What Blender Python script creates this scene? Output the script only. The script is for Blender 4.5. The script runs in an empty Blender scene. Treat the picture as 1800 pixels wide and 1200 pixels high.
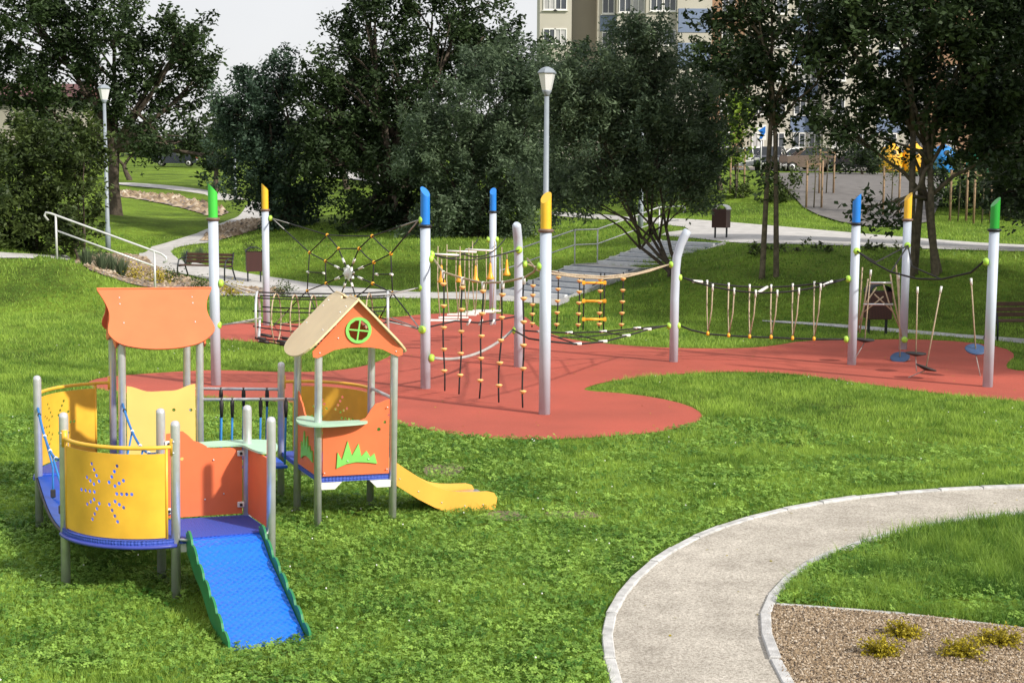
import bpy, math, random
import numpy as np
from mathutils import Vector, Matrix
from mathutils.geometry import delaunay_2d_cdt
R = math.radians
random.seed(7)
RNG = np.random.default_rng(7)
scene = bpy.context.scene
COL = scene.collection

# ------------------------------------------------------------------ camera, sky, sun, exposure
CAM_H = 3.4
PITCH = math.atan(285/2500)
ROLL = 0.0052
cam_d = bpy.data.cameras.new('camera')
cam = bpy.data.objects.new('camera', cam_d)
COL.objects.link(cam)
cam_d.lens = 50; cam_d.sensor_width = 36; cam_d.clip_end = 3000; cam_d.clip_start = 0.1
CM = Matrix.Translation((0, 0, CAM_H)) @ Matrix.Rotation(math.pi/2-PITCH, 4, 'X') @ Matrix.Rotation(ROLL, 4, 'Z')
cam.matrix_world = CM
scene.camera = cam

SUN_EL, SUN_DIR = R(33), Vector((0.82, -0.57, 0)).normalized()     # direction towards the sun on the ground
w = bpy.data.worlds.new('World'); scene.world = w; w.use_nodes = True
nt = w.node_tree; nt.nodes.clear()
out = nt.nodes.new('ShaderNodeOutputWorld'); bg = nt.nodes.new('ShaderNodeBackground')
sky = nt.nodes.new('ShaderNodeTexSky'); sky.sky_type = 'NISHITA'; sky.sun_disc = False
sky.sun_elevation = SUN_EL; sky.sun_rotation = math.atan2(SUN_DIR.x, SUN_DIR.y)
sky.air_density = 1.0; sky.dust_density = 2.0
tc = nt.nodes.new('ShaderNodeTexCoord'); nz = nt.nodes.new('ShaderNodeTexNoise'); nz.inputs['Scale'].default_value = 2.2
nz.inputs['Detail'].default_value = 5
cr = nt.nodes.new('ShaderNodeValToRGB'); cr.color_ramp.elements[0].position = .25; cr.color_ramp.elements[1].position = .75
cr.color_ramp.elements[0].color = (6.1, 6.05, 6.15, 1); cr.color_ramp.elements[1].color = (8.0, 7.95, 8.0, 1)
mx = nt.nodes.new('ShaderNodeMix'); mx.data_type = 'RGBA'; mx.inputs[0].default_value = .86
nt.links.new(tc.outputs['Generated'], nz.inputs['Vector']); nt.links.new(nz.outputs['Fac'], cr.inputs['Fac'])
nt.links.new(sky.outputs['Color'], mx.inputs[6]); nt.links.new(cr.outputs['Color'], mx.inputs[7])
nt.links.new(mx.outputs[2], bg.inputs['Color']); nt.links.new(bg.outputs[0], out.inputs[0])
bg.inputs['Strength'].default_value = 0.11
sl = bpy.data.lights.new('sun', 'SUN'); sl.energy = 4.2; sl.angle = R(2.5); sl.color = (1, .93, .82)
so = bpy.data.objects.new('sun', sl); COL.objects.link(so)
sd = Vector((SUN_DIR.x*math.cos(SUN_EL), SUN_DIR.y*math.cos(SUN_EL), math.sin(SUN_EL)))
so.rotation_euler = sd.to_track_quat('Z', 'Y').to_euler(); so.location = (20, -10, 20)
scene.view_settings.view_transform = 'Standard'; scene.view_settings.look = 'None'
scene.view_settings.exposure = 0.34; scene.view_settings.gamma = 1
scene.cycles.max_bounces = 6; scene.cycles.transparent_max_bounces = 6

# ------------------------------------------------------------------ helpers
OFF = {}
def tag(o, label=None, cat=None, group=None, kind=None):
    if label: o['label'] = label
    if cat: o['category'] = cat
    if group: o['group'] = group
    if kind: o['kind'] = kind
    return o
def thing(name, loc, label, cat, group=None):
    o = bpy.data.objects.new(name, None); COL.objects.link(o); o.location = loc
    o.empty_display_size = .2
    OFF[o.name] = Vector(loc)
    return tag(o, label, cat, group)
class MB:
    def __init__(s): s.v = []; s.f = []; s.sm = []
    def add(s, vs, fs, smooth=False):
        n = len(s.v); s.v += [tuple(p) for p in vs]; s.f += [tuple(i+n for i in f) for f in fs]; s.sm += [smooth]*len(fs)
        return s
    def box(s, c, d, u=Vector((1,0,0)), v=None, w_=None, bev=0):
        u = Vector(u).normalized(); v = Vector(v).normalized() if v is not None else Vector((0,0,1)).cross(u)
        w_ = w_ or u.cross(v); c = Vector(c); a, b, e = d[0]/2, d[1]/2, d[2]/2
        if bev <= 0:
            vs = [c+u*a*i+v*b*j+w_*e*k for k in (-1,1) for i,j in ((-1,-1),(1,-1),(1,1),(-1,1))]
            return s.add(vs, [(3,2,1,0),(4,5,6,7),(0,1,5,4),(1,2,6,5),(2,3,7,6),(3,0,4,7)])
        vs = []
        for k, q in ((-1,bev),(-1+bev/e,0),(1-bev/e,0),(1,bev)):
            for i, j in ((-1,-1),(1,-1),(1,1),(-1,1)):
                vs.append(c+u*(a-q)*i+v*(b-q)*j+w_*e*k)
        fs = [(3,2,1,0),(12,13,14,15)]
        for l in range(3):
            for i in range(4): fs.append((l*4+i, l*4+(i+1)%4, l*4+4+(i+1)%4, l*4+4+i))
        return s.add(vs, fs)
    def tube(s, pts, r, n=10, cap=True, smooth=True, flat=1.0):
        pts = [Vector(p) for p in pts]; m = len(pts)
        rs = r if hasattr(r, '__len__') else [r]*m
        t0 = (pts[1]-pts[0]).normalized()
        nrm = t0.orthogonal().normalized() if abs(t0.z) > .9 else Vector((0,0,1)).cross(t0).normalized()
        vs = []
        for i, p in enumerate(pts):
            t = ((pts[min(i+1,m-1)]-p).normalized() + (p-pts[max(i-1,0)]).normalized())
            if t.length < 1e-6: t = pts[min(i+1,m-1)]-p
            t.normalize(); nrm = (nrm - t*nrm.dot(t)).normalized(); b = t.cross(nrm)
            for k in range(n):
                a = 2*math.pi*k/n; vs.append(p + nrm*math.cos(a)*rs[i] + b*math.sin(a)*rs[i]*flat)
        fs = [(i*n+k, i*n+(k+1)%n, (i+1)*n+(k+1)%n, (i+1)*n+k) for i in range(m-1) for k in range(n)]
        s.add(vs, fs, smooth)
        if cap:
            o = len(s.v)-m*n
            s.f += [tuple(o+k for k in reversed(range(n))), tuple(o+(m-1)*n+k for k in range(n))]; s.sm += [False]*2
        return s
    def lathe(s, prof, base=(0,0,0), n=16, axis=Vector((0,0,1)), smooth=True):
        base = Vector(base); axis = Vector(axis).normalized(); x = axis.orthogonal().normalized(); y = axis.cross(x)
        m = len(prof); vs = []
        for r, z in prof:
            for k in range(n):
                a = 2*math.pi*(k+.5)/n; vs.append(base+axis*z+(x*math.cos(a)+y*math.sin(a))*max(r,1e-4))
        fs = [(i*n+k, i*n+(k+1)%n, (i+1)*n+(k+1)%n, (i+1)*n+k) for i in range(m-1) for k in range(n)]
        s.add(vs, fs, smooth)
        o = len(s.v)-m*n
        s.f += [tuple(o+k for k in reversed(range(n))), tuple(o+(m-1)*n+k for k in range(n))]; s.sm += [False]*2
        return s
    def ball(s, c, r, n=12, sq=(1,1,1)):
        c = Vector(c); m = n//2; vs = []
        for i in range(m+1):
            t = math.pi*i/m
            for k in range(n):
                a = 2*math.pi*k/n
                vs.append((c.x+r*sq[0]*math.sin(t)*math.cos(a), c.y+r*sq[1]*math.sin(t)*math.sin(a), c.z+r*sq[2]*math.cos(t)))
        fs = [((i+1)*n+k, (i+1)*n+(k+1)%n, i*n+(k+1)%n, i*n+k) for i in range(m) for k in range(n)]
        return s.add(vs, fs, True)
    def build(s, name, m, parent=None):
        me = bpy.data.meshes.new(name)
        o = bpy.data.objects.new(name, me); COL.objects.link(o)
        off = Vector((0,0,0))
        if parent is not None:
            off = OFF.get(parent.name, Vector((0,0,0))); o.parent = parent
        OFF[o.name] = off
        me.from_pydata([(x-off.x, y-off.y, z-off.z) for x, y, z in s.v], [], s.f)
        me.polygons.foreach_set('use_smooth', s.sm)
        me.materials.append(m); me.update()
        return o
def top(mb, name, m, label, cat, group=None):
    """top-level thing made of one mesh, origin at its base"""
    c = np.array(mb.v); off = Vector((c[:,0].mean(), c[:,1].mean(), c[:,2].min()))
    o = mb.build(name, m)
    me = o.data; a = np.empty(len(me.vertices)*3, np.float32); me.vertices.foreach_get('co', a)
    a = a.reshape(-1,3)-np.array(off); me.vertices.foreach_set('co', a.ravel()); o.location = off; me.update()
    OFF[o.name] = off
    return tag(o, label, cat, group)

def inpoly(P, poly):
    P = np.atleast_2d(P); x, y = P[:,0], P[:,1]; c = np.zeros(len(P), bool); n = len(poly)
    for i in range(n):
        x1, y1 = poly[i][:2]; x2, y2 = poly[(i+1)%n][:2]
        if y1 == y2: continue
        m = ((y1 > y) != (y2 > y)) & (x < (x2-x1)*(y-y1)/(y2-y1)+x1)
        c ^= m
    return c
def resample(poly, d, closed=True):
    o = []; n = len(poly)
    for i in range(n if closed else n-1):
        a = Vector(poly[i][:2]); b = Vector(poly[(i+1)%n][:2]); k = max(1, int((b-a).length/d))
        o += [a.lerp(b, j/k) for j in range(k)]
    if not closed: o.append(Vector(poly[-1][:2]))
    return o
def smooth_poly(poly, it=2, closed=True):
    for _ in range(it):
        o = []; n = len(poly)
        rng_ = range(n) if closed else range(n-1)
        if not closed: o.append(Vector(poly[0][:2]))
        for i in rng_:
            a = Vector(poly[i][:2]); b = Vector(poly[(i+1)%n][:2]); o += [a*.75+b*.25, a*.25+b*.75]
        if not closed: o.append(Vector(poly[-1][:2]))
        poly = o
    return poly
def cdt(outline, holes=(), grid=None):
    """triangulate an outline with round holes (cx, cy, r); returns verts, tris"""
    vs = [Vector(p[:2]) for p in outline]; n = len(vs); ed = [(i, (i+1)%n) for i in range(n)]
    hp = []
    for (cx, cy, r) in holes:
        k = 10; b = len(vs); ring = [Vector((cx+r*math.cos(2*math.pi*i/k), cy+r*math.sin(2*math.pi*i/k))) for i in range(k)]
        vs += ring; ed += [(b+i, b+(i+1)%k) for i in range(k)]; hp.append((cx, cy, r))
    if grid:
        a = np.array([tuple(v) for v in vs[:n]]); gx = np.arange(a[:,0].min(), a[:,0].max(), grid); gy = np.arange(a[:,1].min(), a[:,1].max(), grid)
        g = np.array([(x, y) for x in gx for y in gy])
        if len(g):
            g = g[inpoly(g, outline)]
            for (cx, cy, r) in hp: g = g[np.hypot(g[:,0]-cx, g[:,1]-cy) > r*1.15]
            # keep clear of the border
            for p in a: g = g[np.hypot(g[:,0]-p[0], g[:,1]-p[1]) > grid*.35] if len(g) else g
            vs += [Vector(p) for p in g]
    V, E, F, *_ = delaunay_2d_cdt(vs, ed, [], 0, 1e-6)
    V = [tuple(v) for v in V]
    if not F: return V, []
    cen = np.array([[sum(V[i][0] for i in f)/3, sum(V[i][1] for i in f)/3] for f in F])
    ok = inpoly(cen, outline)
    for (cx, cy, r) in hp: ok &= np.hypot(cen[:,0]-cx, cen[:,1]-cy) > r*.93
    return V, [f for f, q in zip(F, ok) if q]
def plate(mb, outline, fn, thick, holes=(), grid=None, smooth=False):
    """a sheet of material cut to an outline: fn(s, t, n) gives the place of a point n across the thickness"""
    V, F = cdt(outline, holes, grid); n = len(V); h = thick/2
    vs = [fn(s, t, h) for s, t in V]+[fn(s, t, -h) for s, t in V]
    fs = [tuple(f) for f in F]+[tuple(n+i for i in reversed(f)) for f in F]
    cnt = {}
    for f in F:
        for i in range(3):
            a, b = f[i], f[(i+1)%3]; cnt[(a,b)] = 1
    mb.add(vs, fs, smooth); sv = []; sf = []
    for (a, b) in cnt:
        if (b, a) not in cnt: k = len(sv); sv += [vs[b], vs[a], vs[a+n], vs[b+n]]; sf.append((k, k+1, k+2, k+3))
    mb.add(sv, sf); return mb
def straight(A, B, z0=0):
    """panel space between two posts: s from A towards B, t up, n across"""
    A = Vector((A[0], A[1], 0)); B = Vector((B[0], B[1], 0)); d = (B-A).normalized(); nn = Vector((d.y, -d.x, 0))
    return lambda s, t, n: A+d*s+nn*n+Vector((0,0,z0+t))
def sag(A, B, s, n=14):
    A, B = Vector(A), Vector(B)
    return [A.lerp(B, i/n)-Vector((0,0,4*s*(i/n)*(1-i/n))) for i in range(n+1)]

# camera geometry, used to read real places off the photograph
R3 = CM.to_3x3()
def ray(px, py):
    return (R3 @ Vector(((px-900)/2500, (600-py)/2500, -1))).normalized()
def G(px, py, z=0.0):
    d = ray(px, py); t = (z-CAM_H)/d.z; return Vector((d.x*t, d.y*t, z))
def W(px, py, Y):
    d = ray(px, py); t = Y/d.y; return Vector((d.x*t, Y, CAM_H+d.z*t))
def onplane(px, py, A, B):
    """point on the upright plane through two poles"""
    d = ray(px, py); n = Vector((B[1]-A[1], -(B[0]-A[0]), 0)); t = n.dot(Vector((A[0], A[1], 0)))/n.dot(d)
    return Vector((d.x*t, d.y*t, CAM_H+d.z*t))

# ------------------------------------------------------------------ terrain height
ctl = []
for X in (-40,-26,-16,-10,-5,0,5,10,16,26,40):
    for Y in (-10, 0, 8, 16, 24, 30):
        ctl.append((X, Y, 0))
for X, Y, z in ((-13,34,0),(-9,36,0),(-5,37,0),(0,37,0),(-3,42,0.02),(-7,42,.05),(3,33,0),(6,32,0),(9,31,0),(13,31,0),(18,31,0),(26,31,0),
                (-60,300,9),(0,300,9),(80,300,7),(-200,300,12),(200,300,8),(-200,60,2),(200,60,3),(-200,0,0),(200,0,0),(0,700,22),(-300,700,22),(300,700,20)):
    ctl.append((X, Y, z))
for px, py, Y in ((0,447,39.5),(110,452,39.5),(0,500,37),(130,500,37),(60,548,35.3),(170,470,40.5),(235,490,40.5),(273,513,39.5),(-250,430,40),(-250,300,60),
                  (350,486,45),(445,492,45),(560,505,44),(640,480,47),(190,437,58),(300,430,60),(300,380,75),(434,355,95),(330,345,90),(250,322,105),(250,290,140),(400,300,135),
                  (560,390,62),(600,430,52),(700,430,50),(600,320,100),(800,420,52),(740,300,125),(850,460,47),
                  (937,522,40.9),(1085,470,43.5),(1215,428,46),(1000,420,52),(1000,385,62),(1267,415,47.3),(1310,440,42),(1180,470,41.5),(1100,520,38),(1200,540,36),
                  (1400,440,41),(1500,440,40.5),(1600,442,40),(1700,444,39.5),(1800,446,39),(1500,500,36.5),(1700,500,35.5),(1350,510,37),(1800,510,35),(2100,450,39),
                  (1100,395,56),(1300,395,54),(1500,412,50),(1800,432,46),(1300,365,60),(1450,385,57),(1700,405,52),(1400,330,66),(1550,330,66),(1420,302,96),(1600,302,92),(1800,305,92),(1200,330,70),(2200,420,50),(2200,300,90),
                  (1200,297,90),(1500,294,118),(950,300,95),(1900,296,118)):
    p = W(px, py, Y); ctl.append((p.x, p.y, p.z))
ctl = np.array(ctl); K = np.sqrt(((ctl[:,None,:2]-ctl[None,:,:2])**2).sum(-1)+2.0**2)
wt = np.linalg.solve(K+np.eye(len(ctl))*1e-6, ctl[:,2])
def tza(X, Y):
    X = np.asarray(X, float); Y = np.asarray(Y, float); sh = X.shape; x = X.ravel(); y = Y.ravel(); o = np.zeros(len(x))
    for i in range(0, len(x), 20000):
        q = np.sqrt((x[i:i+20000,None]-ctl[:,0])**2+(y[i:i+20000,None]-ctl[:,1])**2+4.0); o[i:i+20000] = q@wt
    o = np.maximum(o-.07, 0)
    k = np.clip((y-29)/3, 0, 1); o *= k                           # the lawn and play surface lie level
    s = np.clip((7-y)/8, 0, 1); o += 1.75*s*s*(3-2*s)             # the bank the photographer stands on
    return o.reshape(sh)
def tz(x, y): return float(tza([x], [y])[0])
def hit(px, py):
    d = ray(px, py); Y = np.exp(np.linspace(math.log(8), math.log(600), 900)); k = Y/d.y
    h = CAM_H+d.z*k-tza(d.x*k, Y); i = np.argmax(h < 0)
    if h[i] >= 0: i = len(Y)-1
    f = h[i-1]/(h[i-1]-h[i]+1e-9); y = Y[i-1]+(Y[i]-Y[i-1])*f; k = y/d.y
    return Vector((d.x*k, y, CAM_H+d.z*k))

# ------------------------------------------------------------------ materials
def newmat(name):
    m = bpy.data.materials.new(name); m.use_nodes = True; t = m.node_tree; b = t.nodes['Principled BSDF']; return m, t, b
def N(t, kind, **kw):
    n = t.nodes.new(kind)
    for k, v in kw.items():
        if k in n.inputs: n.inputs[k].default_value = v
        else: setattr(n, k, v)
    return n
def mat(name, c, rough=.5, metal=0, var=.08, vs=6, bump=0, bs=40, coat=0, c2=None, spec=.5, detail=4):
    m, t, b = newmat(name)
    co = N(t, 'ShaderNodeTexCoord'); n = N(t, 'ShaderNodeTexNoise', Scale=vs, Detail=detail)
    t.links.new(co.outputs['Object'], n.inputs['Vector'])
    r = N(t, 'ShaderNodeValToRGB'); r.color_ramp.elements[0].position = .3; r.color_ramp.elements[1].position = .7
    a = c2 or tuple(x*(1-var*1.6) for x in c); e = c if c2 else tuple(min(1, x*(1+var)) for x in c)
    r.color_ramp.elements[0].color = (*a, 1); r.color_ramp.elements[1].color = (*e, 1)
    t.links.new(n.outputs['Fac'], r.inputs['Fac']); t.links.new(r.outputs['Color'], b.inputs['Base Color'])
    b.inputs['Roughness'].default_value = rough; b.inputs['Metallic'].default_value = metal
    b.inputs['Specular IOR Level'].default_value = spec
    if coat: b.inputs['Coat Weight'].default_value = coat; b.inputs['Coat Roughness'].default_value = .15
    if bump:
        n2 = N(t, 'ShaderNodeTexNoise', Scale=bs, Detail=3); t.links.new(co.outputs['Object'], n2.inputs['Vector'])
        bp = N(t, 'ShaderNodeBump', Strength=bump, Distance=.02)
        t.links.new(n2.outputs['Fac'], bp.inputs['Height']); t.links.new(bp.outputs['Normal'], b.inputs['Normal'])
    return m
M = {}
M['orange'] = mat('orange panel board', (.80,.175,.065), .45, var=.05, vs=4, detail=8, bump=.15, bs=260)
M['yellow'] = mat('yellow painted steel', (.82,.46,.045), .4, var=.08, vs=5, detail=9)
M['yellow_lit'] = mat('sunlit yellow board', (.85,.55,.16), .45, var=.04, vs=3, bump=.1, bs=260)  # same yellow as the curved panels, with sunlight lightened into the colour
M['slide_side'] = mat('slide side board', (.84,.44,.07), .42, var=.05, vs=3, bump=.1, bs=260)
M['beige'] = mat('beige roof board', (.88,.70,.42), .5, var=.05, vs=3, bump=.12, bs=260)
M['green_board'] = mat('light green board', (.22,.62,.13), .45, var=.05)
M['mint'] = mat('mint shelf board', (.40,.62,.46), .45, var=.05)
M['dkgreen'] = mat('ramp side green', (.02,.20,.07), .45, var=.1)
M['steel'] = mat('brushed stainless steel', (.68,.69,.72), .3, .55, var=.06, vs=14)
M['pole'] = mat('grey powder coated pole', (.49,.55,.66), .4, 0, var=.05, vs=3, coat=.3)
M['lamp_pole'] = mat('grey lamp paint', (.26,.30,.35), .45, var=.05)
M['rail'] = mat('galvanised rail', (.62,.63,.64), .4, .3, var=.06)
M['capg'] = mat('green cap', (.06,.56,.06), .35, coat=.4, var=.04)
M['capg2'] = mat('dark green cap', (.012,.32,.03), .35, coat=.4, var=.04)
M['capb'] = mat('blue cap', (.012,.20,.70), .35, coat=.4, var=.04)
M['capy'] = mat('yellow cap', (.85,.50,.03), .35, coat=.4, var=.04)
M['collar'] = mat('pole collar', (.16,.10,.08), .5)
M['lime'] = mat('lime clamp', (.42,.72,.08), .4, var=.06)
M['black_rope'] = mat('black rope', (.018,.018,.02), .8, bump=.5, bs=300)
M['tan_rope'] = mat('tan rope', (.50,.40,.28), .85, bump=.5, bs=300, vs=30, var=.15)
M['grey_rope'] = mat('grey rope', (.42,.41,.40), .8, bump=.5, bs=300)
M['blue_rope'] = mat('blue rope', (.03,.22,.60), .7, bump=.5, bs=300)
M['white'] = mat('white plastic', (.78,.78,.76), .4, var=.04)
M['black'] = mat('black rubber', (.02,.02,.022), .6)
M['knob'] = mat('amber foot knob', (.85,.50,.18), .45)
M['amber'] = mat('amber plastic', (.88,.42,.03), .4)
M['seatblue'] = mat('blue rubber seat', (.03,.07,.16), .5)
M['redslat'] = mat('dark red slat', (.10,.022,.018), .5, var=.2, vs=8)
M['wood'] = mat('brown slat', (.09,.045,.028), .5, var=.2, vs=10)
M['iron'] = mat('dark iron', (.025,.03,.035), .45, .4)
M['glass'] = mat('milky lamp glass', (.72,.74,.76), .15, var=.02)
M['darkglass'] = mat('dark window glass', (.05,.06,.075), .08, 0, var=.2, vs=.4, spec=.8)
M['curtain'] = mat('window with pale curtain', (.42,.42,.42), .25, var=.3, vs=.6)
M['wallbeige'] = mat('beige render', (.45,.43,.37), .9, var=.05, vs=.3)
M['wallblue'] = mat('blue grey render', (.17,.22,.33), .9, var=.05, vs=.3)
M['wallorange'] = mat('terracotta render', (.30,.18,.11), .9, var=.05, vs=.3)
M['wallbrown'] = mat('brown render', (.31,.29,.25), .9, var=.05, vs=.3)
M['bark'] = mat('bark', (.075,.058,.042), .9, var=.3, vs=9, bump=.7, bs=30)
M['bark_pale'] = mat('olive bark', (.12,.10,.065), .9, var=.3, vs=9, bump=.7, bs=30)
M['stake'] = mat('timber stake', (.30,.20,.12), .8, var=.2, vs=9)
M['tyre'] = mat('tyre', (.02,.02,.02), .8)
M['asphalt'] = mat('grey paving', (.14,.132,.13), .85, var=.15, vs=2, bump=.3, bs=30)
M['kerb'] = mat('concrete kerb', (.50,.50,.50), .85, var=.2, vs=9, bump=.4, bs=90)
M['concrete'] = mat('pale path paving', (.46,.45,.44), .85, var=.12, vs=3, bump=.25, bs=40)
M['step_dark'] = mat('dark stair tread', (.11,.14,.185), .8, var=.15, vs=6)
M['rubble'] = mat('rubble bed', (.30,.25,.22), .9, c2=(.10,.08,.07), vs=7, bump=1, bs=9, detail=8)

def lawn_mat():
    m, t, b = newmat('lawn soil and short grass')
    co = N(t, 'ShaderNodeTexCoord'); n = N(t, 'ShaderNodeTexNoise', Scale=.35, Detail=8, Roughness=.65)
    n2 = N(t, 'ShaderNodeTexNoise', Scale=9, Detail=6, Roughness=.75)
    for q in (n, n2): t.links.new(co.outputs['Object'], q.inputs['Vector'])
    r = N(t, 'ShaderNodeValToRGB'); e = r.color_ramp.elements
    e[0].position = .34; e[0].color = (.055,.105,.018,1); e[1].position = .66; e[1].color = (.17,.30,.04,1)
    r2 = N(t, 'ShaderNodeValToRGB'); e = r2.color_ramp.elements
    e[0].position = .3; e[0].color = (.75,.45,.4,1); e[1].position = .7; e[1].color = (1.3,1.35,1.1,1)
    x = N(t, 'ShaderNodeMix', data_type='RGBA', blend_type='MULTIPLY'); x.inputs[0].default_value = 1
    t.links.new(n.outputs['Fac'], r.inputs['Fac']); t.links.new(n2.outputs['Fac'], r2.inputs['Fac'])
    t.links.new(r.outputs['Color'], x.inputs[6]); t.links.new(r2.outputs['Color'], x.inputs[7]); t.links.new(x.outputs[2], b.inputs['Base Color'])
    bp = N(t, 'ShaderNodeBump', Strength=1, Distance=.06); n3 = N(t, 'ShaderNodeTexNoise', Scale=14, Detail=5)
    t.links.new(co.outputs['Object'], n3.inputs['Vector']); t.links.new(n3.outputs['Fac'], bp.inputs['Height']); t.links.new(bp.outputs['Normal'], b.inputs['Normal'])
    b.inputs['Roughness'].default_value = .95; b.inputs['Specular IOR Level'].default_value = .1
    return m
M['lawn'] = lawn_mat()
def rubber_mat():
    m, t, b = newmat('red rubber granulate')
    co = N(t, 'ShaderNodeTexCoord'); n = N(t, 'ShaderNodeTexNoise', Scale=.6, Detail=5); n2 = N(t, 'ShaderNodeTexNoise', Scale=120, Detail=2)
    for q in (n, n2): t.links.new(co.outputs['Object'], q.inputs['Vector'])
    r = N(t, 'ShaderNodeValToRGB'); e = r.color_ramp.elements; e[0].position = .3; e[0].color = (.36,.072,.045,1); e[1].position = .7; e[1].color = (.49,.092,.058,1)
    r2 = N(t, 'ShaderNodeValToRGB'); e = r2.color_ramp.elements; e[0].position = .35; e[0].color = (.72,.72,.72,1); e[1].position = .6; e[1].color = (1.05,1.05,1.05,1)
    x = N(t, 'ShaderNodeMix', data_type='RGBA', blend_type='MULTIPLY'); x.inputs[0].default_value = 1
    t.links.new(n.outputs['Fac'], r.inputs['Fac']); t.links.new(n2.outputs['Fac'], r2.inputs['Fac'])
    t.links.new(r.outputs['Color'], x.inputs[6]); t.links.new(r2.outputs['Color'], x.inputs[7]); t.links.new(x.outputs[2], b.inputs['Base Color'])
    bp = N(t, 'ShaderNodeBump', Strength=.5, Distance=.006); t.links.new(n2.outputs['Fac'], bp.inputs['Height']); t.links.new(bp.outputs['Normal'], b.inputs['Normal'])
    b.inputs['Roughness'].default_value = .85; return m
M['rubber'] = rubber_mat()
def sand_mat():
    m, t, b = newmat('compacted mineral path')
    co = N(t, 'ShaderNodeTexCoord'); n = N(t, 'ShaderNodeTexNoise', Scale=1.6, Detail=9, Roughness=.7); n2 = N(t, 'ShaderNodeTexNoise', Scale=55, Detail=6, Roughness=.8)
    for q in (n, n2): t.links.new(co.outputs['Object'], q.inputs['Vector'])
    r = N(t, 'ShaderNodeValToRGB'); e = r.color_ramp.elements; e[0].position = .3; e[0].color = (.38,.35,.305,1); e[1].position = .68; e[1].color = (.66,.62,.555,1)
    r2 = N(t, 'ShaderNodeValToRGB'); e = r2.color_ramp.elements; e[0].position = .38; e[0].color = (.42,.40,.37,1); e[1].position = .62; e[1].color = (1.12,1.12,1.12,1)
    x = N(t, 'ShaderNodeMix', data_type='RGBA', blend_type='MULTIPLY'); x.inputs[0].default_value = 1
    t.links.new(n.outputs['Fac'], r.inputs['Fac']); t.links.new(n2.outputs['Fac'], r2.inputs['Fac'])
    t.links.new(r.outputs['Color'], x.inputs[6]); t.links.new(r2.outputs['Color'], x.inputs[7]); t.links.new(x.outputs[2], b.inputs['Base Color'])
    bp = N(t, 'ShaderNodeBump', Strength=.7, Distance=.012); t.links.new(n2.outputs['Fac'], bp.inputs['Height']); t.links.new(bp.outputs['Normal'], b.inputs['Normal'])
    b.inputs['Roughness'].default_value = .95; return m
M['sand'] = sand_mat()
def dimple(name, c, scale, rough):
    m, t, b = newmat(name)
    co = N(t, 'ShaderNodeTexCoord'); v = N(t, 'ShaderNodeTexVoronoi', Scale=scale); v.inputs['Randomness'].default_value = .15
    mp = N(t, 'ShaderNodeMapping'); mp.inputs['Rotation'].default_value = (0, 0, R(25))
    t.links.new(co.outputs['Object'], mp.inputs['Vector']); t.links.new(mp.outputs['Vector'], v.inputs['Vector'])
    bp = N(t, 'ShaderNodeBump', Strength=1.0, Distance=.013, invert=True)
    t.links.new(v.outputs['Distance'], bp.inputs['Height']); t.links.new(bp.outputs['Normal'], b.inputs['Normal'])
    b.inputs['Base Color'].default_value = (*c, 1); b.inputs['Roughness'].default_value = rough
    return m
M['ramp_blue'] = dimple('blue dimpled ramp sheet', (.006,.15,.76), 22, .26)
M['deck'] = dimple('violet blue perforated deck', (.04,.085,.46), 40, .65)
M['deck_edge'] = mat('violet blue deck edge', (.05,.07,.38), .4)
M['step_edge'] = mat('pale stair nosing', (.72,.73,.75), .8)
M['blue_mat'] = mat('blue rubber walkway', (.01,.10,.62), .4, var=.1)
def slat_mat():
    m, t, b = newmat('slatted dark red cladding')
    co = N(t, 'ShaderNodeTexCoord'); wv = N(t, 'ShaderNodeTexWave', Scale=9, bands_direction='X'); t.links.new(co.outputs['Object'], wv.inputs['Vector'])
    r = N(t, 'ShaderNodeValToRGB'); e = r.color_ramp.elements; e[0].position = .1; e[0].color = (.012,.006,.005,1); e[1].position = .3; e[1].color = (.06,.016,.013,1)
    t.links.new(wv.outputs['Fac'], r.inputs['Fac']); t.links.new(r.outputs['Color'], b.inputs['Base Color']); b.inputs['Roughness'].default_value = .5
    return m
M['binslat'] = slat_mat()
def leaf_mat(name, dark, light, trans=.3, rough=.55):
    m, t, b = newmat(name)
    a = N(t, 'ShaderNodeAttribute', attribute_name='tint')
    r = N(t, 'ShaderNodeValToRGB'); e = r.color_ramp.elements; e[0].position = 0; e[0].color = (*dark, 1); e[1].position = 1; e[1].color = (*light, 1)
    t.links.new(a.outputs['Fac'], r.inputs['Fac']); t.links.new(r.outputs['Color'], b.inputs['Base Color'])
    b.inputs['Roughness'].default_value = rough; b.inputs['Specular IOR Level'].default_value = .3
    tr = N(t, 'ShaderNodeBsdfTranslucent'); mxs = N(t, 'ShaderNodeMixShader', Fac=trans)
    t.links.new(r.outputs['Color'], tr.inputs['Color']); t.links.new(b.outputs[0], mxs.inputs[1]); t.links.new(tr.outputs[0], mxs.inputs[2])
    t.links.new(mxs.outputs[0], t.nodes['Material Output'].inputs['Surface'])
    return m
M['grass'] = leaf_mat('grass blades', (.065,.165,.022), (.43,.61,.10), .45)
M['clover'] = leaf_mat('clover leaves', (.055,.175,.024), (.40,.62,.12), .42)
M['leaf_dark'] = leaf_mat('dark leaves', (.015,.030,.012), (.07,.115,.04), .30)
M['leaf_blue'] = leaf_mat('blue green leaves', (.024,.050,.032), (.085,.14,.085), .28)
M['leaf_mid'] = leaf_mat('willow leaves', (.050,.082,.048), (.18,.25,.14), .38)
M['leaf_bright'] = leaf_mat('bright leaves', (.10,.18,.02), (.30,.42,.05), .4)
M['leaf_bush'] = leaf_mat('bush leaves', (.028,.05,.014), (.09,.13,.03), .3)
M['leaf_gold'] = leaf_mat('golden leaves', (.20,.17,.012), (.60,.50,.03), .3)
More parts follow.
